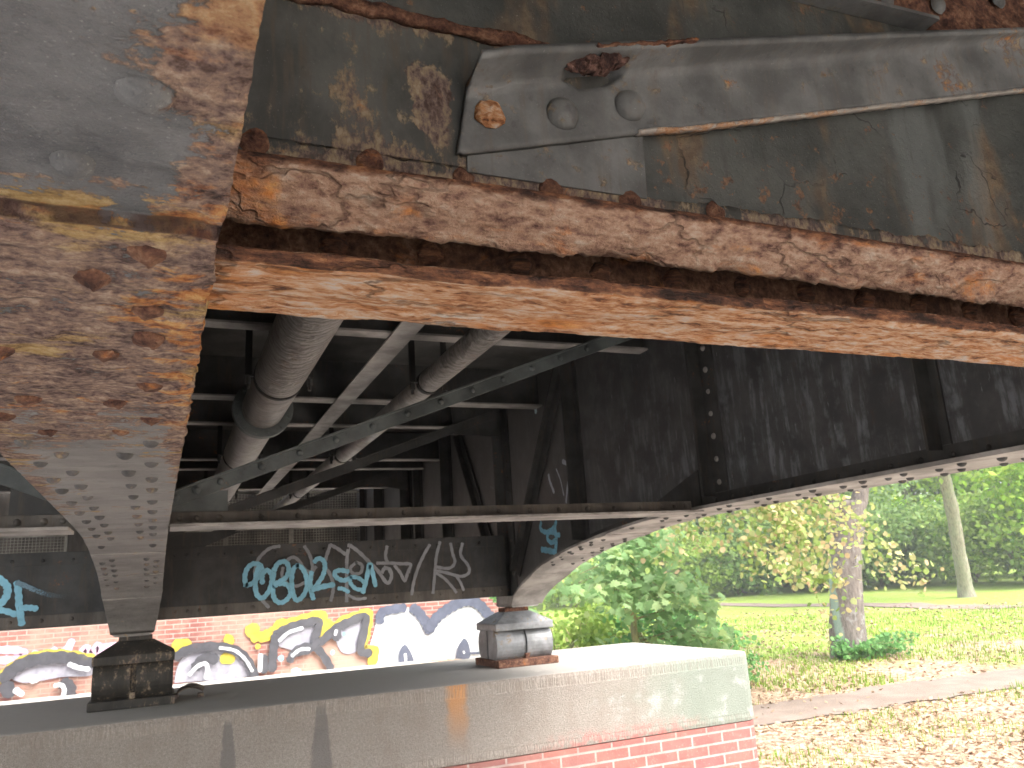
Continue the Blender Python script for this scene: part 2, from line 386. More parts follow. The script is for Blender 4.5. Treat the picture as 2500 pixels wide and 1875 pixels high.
# ------------------------------------------------------------------ materials
M = {}
def flange_mask(t):
    x, y, z = t.xyz()
    w = t.mul(t.add(t.noise(2.6, 3), -.5), .55)
    yy = t.add(y, w)
    a = t.mul(t.mr(yy, .70, .86), t.mr(yy, 1.55, 2.35, 1, 0))
    e = t.mul(t.mr(t.add(x, t.mul(t.add(t.noise(14, 3), -.5), .06)), -.045, .025), t.mr(yy, 1.7, 2.6, 1, 0))
    l = t.mul(t.mr(t.add(x, t.mul(t.add(t.noise(9, 3), -.5), .12)), -.22, -.36), t.mr(yy, 2.6, 3.9, 1, 0))
    return t.add(t.mul(a, .27), t.mul(e, .26), t.mul(l, .20), -.1)
def t_flange():
    t = NT('rusting_painted_flange'); x, y, z = t.xyz()
    v = t.sc(t.g(), (.8, 1.35, 1)); n1 = t.noise(4.5, 6, .66, v); n2 = t.noise(22, 6, .7, v); n3 = t.noise(85, 4, .68); n4 = t.noise(280, 3, .6)
    w = t.mul(t.add(t.noise(3.6, 6, .7), -.5), t.mr(y, .8, 1.5, .5, 2.2)); yy = t.add(y, w)
    fine = t.mr(t.add(t.mul(n2, .55), t.mul(n3, .45)), .36, .64, 0, 1, False)
    # paint: blue grey near, warmer grey farther along
    pn = t.mix(t.mr(t.noise(7, 6, .68), .34, .68), (.09, .093, .098), (.19, .192, .196))
    pf = t.mix(t.mr(n1, .34, .68), (.21, .198, .188), (.315, .298, .283))
    c = t.mix(t.mr(yy, 1.1, 2.2), pn, pf)
    c = t.mix(t.mr(t.noise(13, 5, .7), .57, .72, 0, .55), c, (.10, .10, .10))
    c = t.mix(t.mr(n4, .64, .72, 0, .45), c, (.46, .45, .43))
    # heavy rust zone
    zone = t.mul(t.mr(yy, .70, .84), t.mr(yy, 1.2, 2.5, 1, 0))
    rim = t.mul(t.mr(t.add(x, t.mul(t.add(t.noise(13, 4, .7), -.5), .11)), -.035, .03), t.mr(yy, 2.2, 3.6, 1, .15))
    lft = t.mul(t.mr(t.add(x, t.mul(t.add(t.noise(9, 3), -.5), .14)), -.25, -.37), t.mr(yy, 2.4, 4.0, 1, 0))
    amt = t.add(t.mul(zone, .36), t.mul(rim, .34), t.mul(lft, .30), t.mul(t.add(n1, -.5), 1.1), t.mul(t.add(n2, -.5), .8), t.mul(t.add(n3, -.5), .35))
    k = t.mr(amt, .16, .24)
    rc = t.ramp(fine, [(.05, (.035, .02, .018)), (.28, (.11, .066, .055)), (.48, (.20, .135, .115)), (.68, (.30, .20, .145)), (.92, (.42, .32, .25))])
    oc = t.mr(t.add(t.noise(5.5, 5, .62, t.sc(t.g(), (.7, 1.7, 1))), t.mul(n3, .12)), .60, .69)
    rc = t.mix(t.mul(oc, .8, t.mr(yy, .5, .8, .25, 1)), rc, t.ramp(fine, [(.1, (.20, .12, .045)), (.5, (.40, .26, .09)), (.9, (.52, .38, .18))]))
    og = t.mr(t.add(t.noise(9, 5, .68, t.sc(t.g(), (.8, 1.5, 1))), t.mul(t.mr(x, -.12, .03), .11), t.mul(n3, .1)), .65, .73)
    rc = t.mix(t.mul(og, t.mr(yy, 2.2, 1.4), t.mr(yy, .5, .9, .35, .9)), rc, t.ramp(fine, [(.1, (.20, .055, .02)), (.5, (.46, .18, .05)), (.9, (.58, .35, .13))]))
    c = t.mix(k, c, rc)
    st = t.mr(t.noise(16, 5, .7, t.sc(t.g(), (.35, 3.2, 1))), .60, .70)
    c = t.mix(t.mul(st, zone, .75), c, (.055, .045, .042))
    sm = t.mul(t.mr(t.math('ABSOLUTE', t.add(y, -.7935)), .002, .007, 1, 0), t.mr(t.noise(12, 3), .3, .5))
    c = t.mix(t.mul(sm, .85), c, (.05, .026, .022))
    h = t.add(t.mul(n2, .8), t.mul(n3, .6), t.mul(n4, .2), t.mul(k, t.mul(n3, .8)), t.mul(st, zone, -.35))
    return t.done(c, t.mr(k, 0, 1, .6, .9), t.bump(h, .75, .012), .35)
M['flange'] = t_flange()
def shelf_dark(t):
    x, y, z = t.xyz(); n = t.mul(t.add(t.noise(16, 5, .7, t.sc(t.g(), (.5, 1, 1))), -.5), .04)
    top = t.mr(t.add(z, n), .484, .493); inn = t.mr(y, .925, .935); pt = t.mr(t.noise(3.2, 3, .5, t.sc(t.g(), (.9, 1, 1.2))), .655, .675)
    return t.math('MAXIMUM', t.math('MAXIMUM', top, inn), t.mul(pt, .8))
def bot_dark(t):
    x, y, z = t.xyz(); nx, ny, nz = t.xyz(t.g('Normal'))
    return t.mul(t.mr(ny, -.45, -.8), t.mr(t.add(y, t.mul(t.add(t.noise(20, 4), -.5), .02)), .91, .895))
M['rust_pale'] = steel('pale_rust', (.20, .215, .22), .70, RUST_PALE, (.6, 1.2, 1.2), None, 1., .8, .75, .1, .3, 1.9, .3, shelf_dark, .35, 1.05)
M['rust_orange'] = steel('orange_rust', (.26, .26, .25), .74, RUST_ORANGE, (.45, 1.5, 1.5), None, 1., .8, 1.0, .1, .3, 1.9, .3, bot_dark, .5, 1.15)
M['rust_dark'] = steel('dark_layered_rust', (.05, .03, .025), .95, RUST_DARK, (.25, 1.4, 3), None, 1., .55, .3, .1, .2, 1.2, .5)
def low_mask(t):
    x, y, z = t.xyz()
    d = t.math('SQRT', t.add(t.math('POWER', t.add(x, -.345, t.mul(t.add(t.noise(14, 4), -.5), .08)), 2), t.math('POWER', t.mul(t.add(z, -.715, t.mul(t.add(t.noise(12, 4), -.5), .1)), .6), 2)))
    return t.add(t.mr(z, .72, .52, 0, .17), t.mr(d, .05, .02, 0, .3), t.mr(z, .82, .85, 0, .1))
M['web_olive'] = steel('olive_grey_web_paint', (0.088, 0.09, 0.085), .30, RUST_BROWN, (1.3, 1.3, .8), low_mask, .5, .6, .25, .8, .8, 1.6, .3)
def t_webstreak():
    t = NT('streaked_web_paint'); x, y, z = t.xyz()
    vs = t.sc(t.g(), (1, 1, .10)); vw = t.comb(t.add(x, t.mul(t.noise(4, 3), .06), t.mul(z, .05)), y, t.mul(z, .35))
    n1 = t.noise(4, 6, .66); n2 = t.noise(24, 6, .7); n3 = t.noise(90, 4, .65); n4 = t.noise(290, 3)
    c = t.mix(t.mr(n1, .36, .64), (.042, .046, .044), (.09, .095, .09))
    s1 = t.noise(7, 4, .62, vw); s2 = t.noise(19, 5, .66, vs); s3 = t.noise(5, 3, .5, t.sc(vw, (1.3, 1, .8)))
    c = t.mix(t.mul(t.mr(s1, .53, .66), .85), c, t.mix(t.mr(n2, .4, .62), (.105, .068, .042), (.185, .135, .085)))
    c = t.mix(t.mul(t.mr(s3, .56, .66), .5), c, (.175, .19, .185))
    c = t.mix(t.mul(t.mr(s2, .56, .68), .55), c, (.045, .042, .038))
    c = t.mix(t.mr(t.add(n2, t.mul(t.mr(z, .95, .55), .08), t.mul(t.mr(z, 1.0, 1.2), .09)), .62, .69), c, t.ramp(n3, [(.35, (.06, .035, .025)), (.6, (.22, .12, .07))]))
    wv = t.new('ShaderNodeVectorMath', operation='ADD'); t.put(wv.inputs[0], t.g()); t.put(wv.inputs[1], t.sc(t.noise(6, 4, .6, None, 0, True), (.2, .2, .2)))
    ck = t.mul(t.mr(t.vor(7, wv.outputs[0], 'DISTANCE_TO_EDGE'), .008, .022, 1, 0), t.mr(t.noise(4, 3), .54, .6))
    c = t.mix(t.mul(ck, .8), c, (.015, .015, .014))
    c = t.mix(t.mr(n4, .67, .73, 0, .5), c, (.33, .32, .29))
    h = t.add(n2, t.mul(n3, .5), t.mul(ck, -1.2), t.mul(t.mr(s3, .58, .61), .25))
    return t.done(c, .55, t.bump(h, .4, .012), .4)
M['web_streak'] = t_webstreak()
M['brace'] = steel('grey_brace_paint', (0.15, 0.153, 0.152), .30, RUST_BROWN, (1, 1, 1), None, .6, .6, .3, .6, 1., 1.8)
M['steel'] = steel('dark_bridge_paint', (0.055, 0.055, 0.054), .22, RUST_DARK, (1, 1, 1), None, .3, .6, .1, .6, .5)
M['steel_brown'] = steel('brown_grey_paint', (0.109, 0.098, 0.087), .2, RUST_DARK, (2, 2, .5), None, .25, .6, .0, .9, .5)
M['steel_light'] = steel('ground_lit_grey_steel', (0.3, 0.28, 0.262), .12, RUST_BROWN, (1, 1, 1), None, .25, .75, .0, .1, .3)  # mostly undersides; brightness of ground bounce is put into the paint colour
M['steel_green'] = steel('green_grey_steel', (0.098, 0.109, 0.108), .16, RUST_DARK, (1, 1, 1), None, .3, .55, .0, .2, .5)
M['pipe'] = steel('pipe_wrap_paint', (.21, .19, .175), .16, RUST_BROWN, (1, 1, 1), None, .5, .5, .0, .1, .5)
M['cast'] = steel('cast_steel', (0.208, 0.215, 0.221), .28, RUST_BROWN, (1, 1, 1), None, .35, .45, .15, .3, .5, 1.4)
M['cast_shaded'] = steel('shaded_cast_steel', (.05, .045, .038), .35, RUST_BROWN, (1, 1, .6), None, .35, .6, .0, .5, .5, 1.4)  # darker copy of the cast steel, the bearing's shade put into the colour
def t_pipe():
    t = NT('bitumen_wrapped_pipe'); x, y, z = t.xyz()
    wv = t.math('SINE', t.add(t.mul(y, 90), t.mul(x, 40), t.mul(t.noise(7, 3), 26)))
    n = t.noise(8, 5, .65); n2 = t.noise(60, 4)
    c = t.mix(t.mr(n, .3, .7), (.14, .127, .116), (.26, .238, .218))
    c = t.mix(t.mr(t.noise(14, 4), .58, .7, 0, .6), c, (.16, .10, .065))
    return t.done(c, .42, t.bump(t.add(t.mul(wv, t.mr(y, 5.6, 4.0, .1, .75)), t.mul(n, 2.2), n2), .45, .012), .5)
M['pipe'] = t_pipe()
def t_webdark():
    t = NT('dark_girder_web_paint'); v = t.sc(t.g(), (3, 3, .45))
    n = t.noise(4, 5, .65); s = t.noise(6, 5, .7, v); s2 = t.noise(16, 4, .7, t.sc(t.g(), (2.5, 2.5, .4)))
    c = t.mix(t.mr(n, .35, .7), (.06, .061, .063), (.108, .107, .108))
    x, y, z = t.xyz()
    c = t.mix(t.mul(t.mr(s, .47, .62), t.mr(y, 5.4, 3.2, .35, .9), t.mr(z, 1.6, .6, .35, 1), t.mr(n, .40, .56)), c, (.21, .22, .24))
    c = t.mix(t.mr(s2, .64, .72, 0, .8), c, (.30, .31, .335))
    c = t.mix(t.mr(t.noise(11, 4), .6, .72, 0, .5), c, (.09, .06, .045))
    c = t.mix(t.mul(t.mr(y, 4.6, 6.6), .5), c, (.15, .135, .125))
    return t.done(c, .55, t.bump(t.noise(90, 4), .12, .01), .4)
M['web_dark'] = t_webdark()
def t_concrete():
    t = NT('exposed_aggregate_concrete'); x, y, z = t.xyz(); nx, ny, nz = t.xyz(t.g('Normal'))
    n = t.noise(2.3, 5, .6); a = t.vor(190); a2 = t.vor(150, out='Color'); f = t.noise(300, 3)
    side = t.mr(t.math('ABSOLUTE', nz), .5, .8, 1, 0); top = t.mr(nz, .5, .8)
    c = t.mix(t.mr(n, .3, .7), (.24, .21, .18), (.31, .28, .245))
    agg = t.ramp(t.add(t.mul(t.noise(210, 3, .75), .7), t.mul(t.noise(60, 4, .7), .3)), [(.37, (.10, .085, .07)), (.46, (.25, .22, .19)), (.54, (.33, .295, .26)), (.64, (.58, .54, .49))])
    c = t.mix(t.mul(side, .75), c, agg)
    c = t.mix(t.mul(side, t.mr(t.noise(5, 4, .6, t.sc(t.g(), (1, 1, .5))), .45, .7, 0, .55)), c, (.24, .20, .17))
    # top painted paler towards the left, making up for light the deck blocks
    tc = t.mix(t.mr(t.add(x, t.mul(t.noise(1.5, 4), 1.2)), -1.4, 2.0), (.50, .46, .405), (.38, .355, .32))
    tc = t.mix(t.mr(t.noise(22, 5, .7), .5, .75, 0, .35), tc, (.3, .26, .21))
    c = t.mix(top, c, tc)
    # green algae and lime at the right end
    gr = t.mul(t.mr(t.add(x, t.mul(t.add(t.noise(3, 4), -.5), 1.4)), 3.1, 4.2), side)
    c = t.mix(t.mul(gr, .62), c, (.19, .25, .205))
    li = t.mul(t.mr(t.noise(4.5, 5, .7), .52, .66), t.mr(x, 2.8, 3.6), side, .55)
    c = t.mix(li, c, (.42, .42, .40))
    # rust run below the bearing, dark damp wedges, red overspray
    def streakx(x0, wd, zt, zb, wob=.05):
        xx = t.add(x, t.mul(t.add(t.noise(12, 3), -.5), wob))
        d = t.math('ABSOLUTE', t.add(xx, -x0))
        wz = t.mr(z, zt, zb, wd*.35, wd, False)
        return t.mul(t.mr(t.math('DIVIDE', d, wz), .7, 1.05, 1, 0), t.mr(z, zt+.02, zt-.03))
    rs = t.mul(t.mr(t.math('ABSOLUTE', t.add(x, -2.02, t.mul(t.add(t.noise(9, 4), -.5), .12))), .03, .1, 1, 0), t.mr(z, -1.2, -.72), t.mr(nz, .9, .6))
    c = t.mix(t.mul(rs, .85), c, (.50, .24, .09))
    for x0, wd, zt, zb in ((.425, .075, -.76, -1.3), (1.03, .10, -.73, -1.25)):
        c = t.mix(t.mul(streakx(x0, wd, zt, zb), side, .72), c, (.15, .14, .135))
    rd = t.mul(t.mr(t.add(z, t.mul(t.noise(6, 4), .1)), -1.06, -1.17), t.mr(x, 2.4, 3.3), t.mr(x, 4.3, 3.7), t.mr(t.noise(14, 5, .7), .42, .6), side)
    c = t.mix(t.mul(rd, .7), c, (.55, .12, .11))
    # tooled margins: upright chisel marks along the top and bottom of the face
    u = t.add(x, t.mul(t.noise(9, 2), .02))
    tool = t.math('SINE', t.add(t.mul(u, 230), t.mul(t.noise(28, 3, .6, t.sc(t.g(), (1, 1, .15))), 26))); band = t.mul(t.math('MAXIMUM', t.mr(z, -.80, -.78), t.mr(z, -1.17, -1.19)), side)
    c = t.mix(t.mul(band, t.mr(tool, -.2, .8, 0, .42)), c, (.2, .17, .145))
    h = t.add(t.mul(a, t.mr(band, 0, 1, 1.1, .1), side), t.mul(tool, band, .3), t.mul(f, .4), t.mul(t.noise(45, 5, .7), .7))
    return t.done(c, .9, t.bump(h, .7, .008), .2)
M['concrete'] = t_concrete()
def t_brick(name, c1, c2, mort, h, bw, mw=.011, pale=0, bmp=.6):
    t = NT(name); x, y, z = t.xyz()
    v = t.comb(t.add(x, y), z, 0)
    b = t.new('ShaderNodeTexBrick'); t.put(b.inputs['Vector'], v)
    b.offset = .5; b.inputs['Scale'].default_value = 1; b.inputs['Mortar Size'].default_value = mw; b.inputs['Mortar Smooth'].default_value = .15
    b.inputs['Brick Width'].default_value = bw; b.inputs['Row Height'].default_value = h; b.inputs['Bias'].default_value = 0
    for i, q in (('Color1', c1), ('Color2', c2), ('Mortar', mort)): b.inputs[i].default_value = (*q, 1)
    n = t.noise(9, 4, .65); c = t.mix(t.mr(n, .35, .7), b.outputs[0], t.mix(.35, b.outputs[0], (.16, .05, .045)))
    c = t.mix(t.mr(t.noise(45, 4), .55, .75, 0, .3), c, (.55, .36, .3))
    if pale: c = t.mix(t.mul(t.mr(t.noise(1.1, 5, .65), .4, .65), pale), c, (.43, .27, .21))
    hh = t.add(t.mul(b.outputs['Fac'], -1), t.mul(t.noise(70, 4), .35))
    return t.done(c, .75, t.bump(hh, bmp, .012), .3)
M['brick'] = t_brick('red_brick', (.33, .115, .095), (.25, .10, .095), (.37, .315, .285), .0865, .30, .009, .25)
M['wall_brick'] = t_brick('pale_red_brick', (.32, .125, .095), (.26, .105, .09), (.40, .32, .28), .0865, .29, .012, .95)  # like the pier brick, with stronger pale blotches
def t_spray(name, col, cov=1., fade=True, spec=.3):
    t = NT(name)
    c = t.mix(t.mr(t.noise(5, 4), .35, .7), tuple(k*.82 for k in col), tuple(min(1, k*1.12) for k in col))
    t.done(c, .6, None, spec)
    a = t.new('ShaderNodeAttribute', attribute_name='cover')
    k = t.mul(a.outputs['Fac'], cov) if fade else cov
    nz = t.noise(150, 3); nz2 = t.noise(9, 4)
    al = t.mul(t.mr(t.add(k, t.mul(t.add(nz, -.5), .5)), .28, .62), t.mr(nz2, .28, .45, .8, 1))
    t.put(t.b.inputs['Alpha'], al)
    return t.m
M['sp_blue'] = t_spray('light_blue_spray_paint', (.27, .58, .74)); M['sp_bluef'] = t_spray('thin_blue_spray_paint', (.22, .34, .42), .62)
M['sp_grey'] = t_spray('silver_grey_spray_paint', (.30, .31, .33), .8); M['sp_chalk'] = t_spray('faint_chalk', (.2, .19, .19), .55)
M['sp_wgrey'] = t_spray('pale_smear', (.52, .56, .62), .8); M['sp_white'] = t_spray('white_wall_paint', (.58, .595, .62), 1, True)
M['sp_dark'] = t_spray('blue_black_spray_paint', (.09, .10, .14)); M['sp_yellow'] = t_spray('yellow_spray_paint', (.52, .41, .06))
M['sp_black'] = t_spray('black_spray_paint', (.075, .075, .085)); M['sp_fill'] = t_spray('lavender_grey_fill', (.33, .325, .37), .72)
M['sp_pink'] = t_spray('mauve_spray_paint', (.60, .40, .52)); M['sp_dot'] = t_spray('sky_blue_dot_paint', (.22, .5, .75))
def t_leaf(name, stops, tr=.45, rough=.5):
    t = NT(name); r = t.g('Random Per Island')
    c = t.ramp(r, stops)
    c = t.mix(t.mr(t.noise(1.3, 3), .35, .7, 0, .35), c, tuple(k*.5 for k in stops[0][1]))
    t.done(c, rough, None, .25)
    tl = t.new('ShaderNodeBsdfTranslucent'); t.put(tl.inputs[0], t.mix(.5, c, (.35, .5, .05), 'MULTIPLY') if False else c)
    ms = t.new('ShaderNodeMixShader'); ms.inputs[0].default_value = tr
    t.l.new(t.b.outputs[0], ms.inputs[1]); t.l.new(tl.outputs[0], ms.inputs[2])
    t.l.new(ms.outputs[0], t.n['Material Output'].inputs[0]); return t.m
M['leaf_maple'] = t_leaf('maple_leaves', tr=.6, stops=[(0, (.22, .38, .15)), (.4, (.31, .48, .21)), (.75, (.39, .55, .27)), (1, (.46, .57, .23))])
M['leaf_linden'] = t_leaf('linden_leaves_turning', [(0, (.22, .34, .08)), (.4, (.36, .45, .14)), (.62, (.52, .50, .22)), (.82, (.60, .43, .26)), (1, (.44, .50, .22))])
M['leaf_green'] = t_leaf('fresh_green_leaves', [(0, (.21, .35, .06)), (.5, (.34, .48, .10)), (1, (.48, .58, .16))])
M['leaf_lime'] = t_leaf('lime_green_leaves', [(0, (0.225, 0.425, 0.037)), (.5, (0.375, 0.575, 0.062)), (1, (0.575, 0.700, 0.112))], .45)
M['leaf_blue'] = t_leaf('blue_green_leaves', [(0, (.20, .32, .13)), (.5, (.31, .44, .20)), (1, (.42, .53, .30))])
M['leaf_dark'] = t_leaf('dark_shrub_leaves', [(0, (.14, .25, .07)), (.5, (.24, .38, .11)), (1, (.38, .50, .17))])
M['leaf_ivy'] = t_leaf('root_shoot_leaves', [(0, (0.098, 0.238, 0.070)), (.5, (0.168, 0.378, 0.112)), (1, (0.280, 0.504, 0.168))])
M['leaf_fallen'] = t_leaf('fallen_leaf_litter', [(0, (.33, .22, .14)), (.35, (.42, .30, .20)), (.6, (.48, .37, .25)), (.8, (.38, .24, .16)), (1, (.50, .42, .27))], .1, .8)
M['grass'] = t_leaf('lawn_grass', [(0, (.13, .24, .02)), (.5, (.22, .36, .03)), (1, (.32, .44, .06))], .3)
def t_bark(name, base, lichen):
    t = NT(name); x, y, z = t.xyz(); v = t.sc(t.g(), (1, 1, .22))
    n = t.noise(24, 6, .7, v); n1 = t.noise(3, 4)
    c = t.ramp(n, [(.3, tuple(k*.4 for k in base)), (.5, base), (.75, tuple(k*1.5 for k in base))])
    if lichen:
        o = t.new('ShaderNodeTexCoord'); ox, oy, oz = t.xyz(o.outputs['Object'])
        sx = t.add(t.mul(ox, .70), t.mul(oy, -.62), t.mul(t.add(t.noise(5, 4), -.5), .10))
        bnd = t.mul(t.mr(sx, -.24, -.19), t.mr(sx, -.06, -.11), t.mr(oz, 2.3, 1.5, .12, 1))
        c = t.mix(t.mul(bnd, .85), c, (.27, .37, .29))
        c = t.mix(t.mul(t.mr(t.noise(7, 5), .55, .68), .5), c, (.33, .33, .32))
    else: c = t.mix(t.mr(n1, .4, .65, 0, .5), c, (.22, .25, .17))
    return t.done(c, .9, t.bump(n, .8, .03), .15)
M['bark'] = t_bark('grey_brown_bark', (.165, .142, .125), True); M['bark2'] = t_bark('grey_green_bark', (.23, .21, .16), False)
M['twig'] = t_bark('young_twig_bark', (.30, .27, .12), False)
def t_ground():
    t = NT('leaf_strewn_lawn'); x, y, z = t.xyz()
    s = t.add(t.mul(x, .7), t.mul(y, .71))
    n = t.noise(.35, 5, .65); n2 = t.noise(1.6, 4); 
    g = t.ramp(t.noise(30, 4, .7), [(.3, (.16, .26, .04)), (.5, (.27, .37, .07)), (.7, (.40, .46, .14))])
    lt = t.ramp(t.vor(16, None, 'F1', 'Color'), [(.15, (.24, .145, .09)), (.4, (.42, .285, .20)), (.6, (.48, .35, .25)), (.85, (.55, .43, .32))])
    lt = t.mix(t.mr(t.noise(60, 3), .5, .7, 0, .6), lt, (.22, .13, .08))
    k = t.add(n, t.mul(n2, .45), t.mr(s, 12, 26, .30, -.12), t.mul(t.mr(y, 17.6, 18.5), t.mr(x, 10, 8.5), .5))
    k = t.math('MAXIMUM', t.mr(k, .70, .92), t.mul(t.mr(t.noise(7, 3), .55, .68), .5))
    c = t.mix(k, g, lt)
    # earth under and beside the bridge, coloured extra pale to bounce light upwards
    u = t.mul(t.mr(t.add(x, t.mul(n, 2)), 6.6, 5.2), t.mr(y, 24, 20))
    c = t.mix(u, c, t.mix(t.mr(t.noise(8, 5), .35, .7), (.54, .50, .45), (.66, .62, .57)))
    return t.done(c, .95, t.bump(t.add(t.noise(25, 4), t.vor(16)), .7, .05), .1)
M['ground'] = t_ground()
def t_path():
    t = NT('trodden_sandy_path')
    c = t.mix(t.mr(t.noise(2.2, 5, .65), .35, .7), (.22, .17, .14), (.275, .22, .185))
    c = t.mix(t.mr(t.noise(24, 4, .7), .56, .7, 0, .5), c, (.40, .27, .17))
    return t.done(c, .95, t.bump(t.noise(40, 4), .5, .03), .1)
M['path'] = t_path()
M['deck'] = steel('deck_soffit_plate', (0.06, 0.058, 0.055), .12, RUST_BROWN, (1, 1, 1), None, .2, .8, .0, .2, .6)
M['wire'] = steel('galvanised_wire', (.34, .33, .29), .1, RUST_BROWN, (1, 1, 1), None, .1, .6, .0, .1, .3)
M['black'] = steel('black_hanger_paint', (.02, .02, .02), .1, RUST_DARK)
M['scrap'] = steel('bent_scrap_sheet', (.16, .13, .10), .5, RUST_BROWN, (1, 1, 1), None, .3, .7)
M['spot'] = t_spray('white_blue_paint_spot', (.6, .75, .78))
M['nest'] = steel('flaking_rust_lump', (.06, .04, .035), .9, [(.3, (.03, .015, .013)), (.5, (.08, .04, .032)), (.75, (.18, .10, .08))], (1, 1, 1), None, 1., .95, .0, .1, .2, 2)
# ------------------------------------------------------------------ bridge: shared pieces
random.seed(7)
PK = [(-8, .355), (0, .355), (2.5, .355), (3.7, .354), (4.1, .350), (4.43, .342), (4.85, .311), (5.29, .264), (5.6, .224), (5.99, .155), (6.38, .04), (6.6, -.035), (6.76, -.11), (6.84, -.18)]
_pc = [(p.x, p.y) for p in catmull(PK[3:], 5)]
PROF = PK[:3]+_pc
def zb(y): return interp(PROF, y)
def hw(y): return interp([(6.2, .19), (6.6, .175), (6.76, .163), (6.84, .15)], y)
def dome(name, r, h, rough=0., seed=0, rings=4, n=12):
    vs = [(0, 0, h)]; fs = []; random.seed(seed)
    for k in range(1, rings+1):
        a = k/rings*math.pi/2
        for i in range(n):
            t = 2*math.pi*i/n; P = Vector((math.sin(a)*r*math.cos(t), math.sin(a)*r*math.sin(t), h*math.cos(a)))
            if rough: P += Vector((fbm(P, 60, 3, seed), fbm(P, 60, 3, seed+5), fbm(P, 55, 3, seed+9)))*rough
            vs.append(P)
    for i in range(n): fs.append((0, 1+i, 1+(i+1) % n))
    for k in range(rings-1):
        for i in range(n): fs.append((1+k*n+i, 1+(k+1)*n+i, 1+(k+1)*n+(i+1) % n, 1+k*n+(i+1) % n))
    fs = [f[::-1] for f in fs]
    me = bpy.data.meshes.new(name); me.from_pydata(vs, [], [f[::-1] for f in fs]); me.polygons.foreach_set('use_smooth', [True]*len(me.polygons))
    return me
def rivets(parent, me, mats, spots, d, flat=1.):
    """one object per rivet, head pointing along d (or per-spot normal); meshes are shared"""
    mes = me if isinstance(me, list) else [me]
    for mm in mes:
        if not mm.materials:
            mm.materials.append(mats)
    for i, sp in enumerate(spots):
        o = bpy.data.objects.new('rivet', mes[i % len(mes)]); COL.objects.link(o); o.parent = parent
        o.material_slots[0].link = 'OBJECT'; o.material_slots[0].material = mats
        o.location = sp[:3]; dd = Vector(sp[3] if len(sp) > 3 else d)
        o.rotation_euler = dd.to_track_quat('Z', 'Y').to_euler()
        k = .9+.2*random.random(); o.scale = (k, k, k*flat)
RV = dome('rivet_head', .0175, .0145); RVS = dome('rivet_head_small', .014, .010, rings=3, n=10)
RVB = [dome('rivet_head_large', .021, .013, .0012, 1), dome('rivet_head_large', .020, .014, .0018, 4)]
RUSTED = [dome('rusted_rivet_head', .0195, .011, .0045, k, 5, 16) for k in range(4)]
def ribbon(pts, wd, mp, soft=True, taper=False):
    """flat brush stroke: mp maps (a,b) to 3-D; vertex attribute 'cover' fades at the rim"""
    P = catmull([(p[0], p[1]) for p in pts], 6); vs = []; cv = []; fs = []
    P = [Vector((p[0], p[1])) for p in P]
    d0 = (P[1]-P[0]).normalized(); d1 = (P[-1]-P[-2]).normalized()
    P = [P[0]-d0*wd*.3]+P+[P[-1]+d1*wd*.3]; N = len(P)
    for i, p in enumerate(P):
        t = (P[min(i+1, N-1)]-P[max(i-1, 0)]).normalized(); nn = Vector((-t.y, t.x))
        k = wd*.5*(.45 if i in (0, N-1) else 1)*(1+.12*math.sin(i*1.7))
        for q, c in ((-1, .1), (-.62, 1.), (0, 1.), (.62, 1.), (1, .1)):
            pp = p+nn*k*q; vs.append(mp(pp.x, pp.y)); cv.append(c*(.3 if i in (0, N-1) else 1)*((1-.75*i/N) if taper else 1))
    for i in range(N-1):
        for j in range(4): fs.append((i*5+j, i*5+j+1, (i+1)*5+j+1, (i+1)*5+j))
    return vs, fs, cv
def paint(name, strokes, mp, mat, parent, taper=False):  # strokes: (width, points); width 0 = filled shape
    vs = []; fs = []; cv = []
    for i, (wd, pts) in enumerate(strokes):
        if wd == 0:
            P = [Vector((a, b)) for a, b in pts]; c = sum(P, Vector((0, 0)))/len(P); b = len(vs); n = len(P)
            P = [Vector((q[0], q[1])) for q in catmull(pts+[pts[0]], 5)][:-1]; n = len(P)
            vs.append(mp(c.x, c.y, i)); cv.append(1)
            for q in P: vs.append(mp(q.x, q.y, i)); cv.append(1.)
            for q in P: d = (q-c); q2 = q+d.normalized()*.05; vs.append(mp(q2.x, q2.y, i)); cv.append(.1)
            for k in range(n):
                fs.append((b, b+1+k, b+1+(k+1) % n)); fs.append((b+1+k, b+1+n+k, b+1+n+(k+1) % n, b+1+(k+1) % n))
        else:
            v, f, c = ribbon(pts, wd, lambda a, b, i=i: mp(a, b, i), taper=taper); b = len(vs); vs += v; cv += c; fs += [[b+x for x in q] for q in f]
    me = bpy.data.meshes.new(name); me.from_pydata(vs, [], fs)
    a = me.attributes.new('cover', 'FLOAT', 'POINT'); a.data.foreach_set('value', cv)
    return link(name, me, mat, parent)
M['rust_dark2'] = steel('rusted_rivet_iron', (.10, .06, .05), .75, RUST_RED, (1, 1, 1), None, 1., .8, .3, .1, .5, 1.6)
M['edge_dust'] = steel('dusty_rusty_edge', (.36, .33, .30), .36, RUST_ORANGE, (1, 1, 1), None, .8, .9, .3, .1, .3, 2)
M['recess'] = steel('recess_rust', (.12, .07, .05), .8, [(.1, (.035, .017, .013)), (.4, (.10, .05, .033)), (.65, (.17, .09, .055)), (.9, (.27, .16, .11))], (1, 1, 1), None, 1., .8, .3, .1, .5, 1.4)
M['rivet_grey'] = steel('worn_rivet_paint', (.105, .10, .10), .35, RUST_BROWN, (1, 1, 1), None, .5, .6, .2, .1, .6, 2)
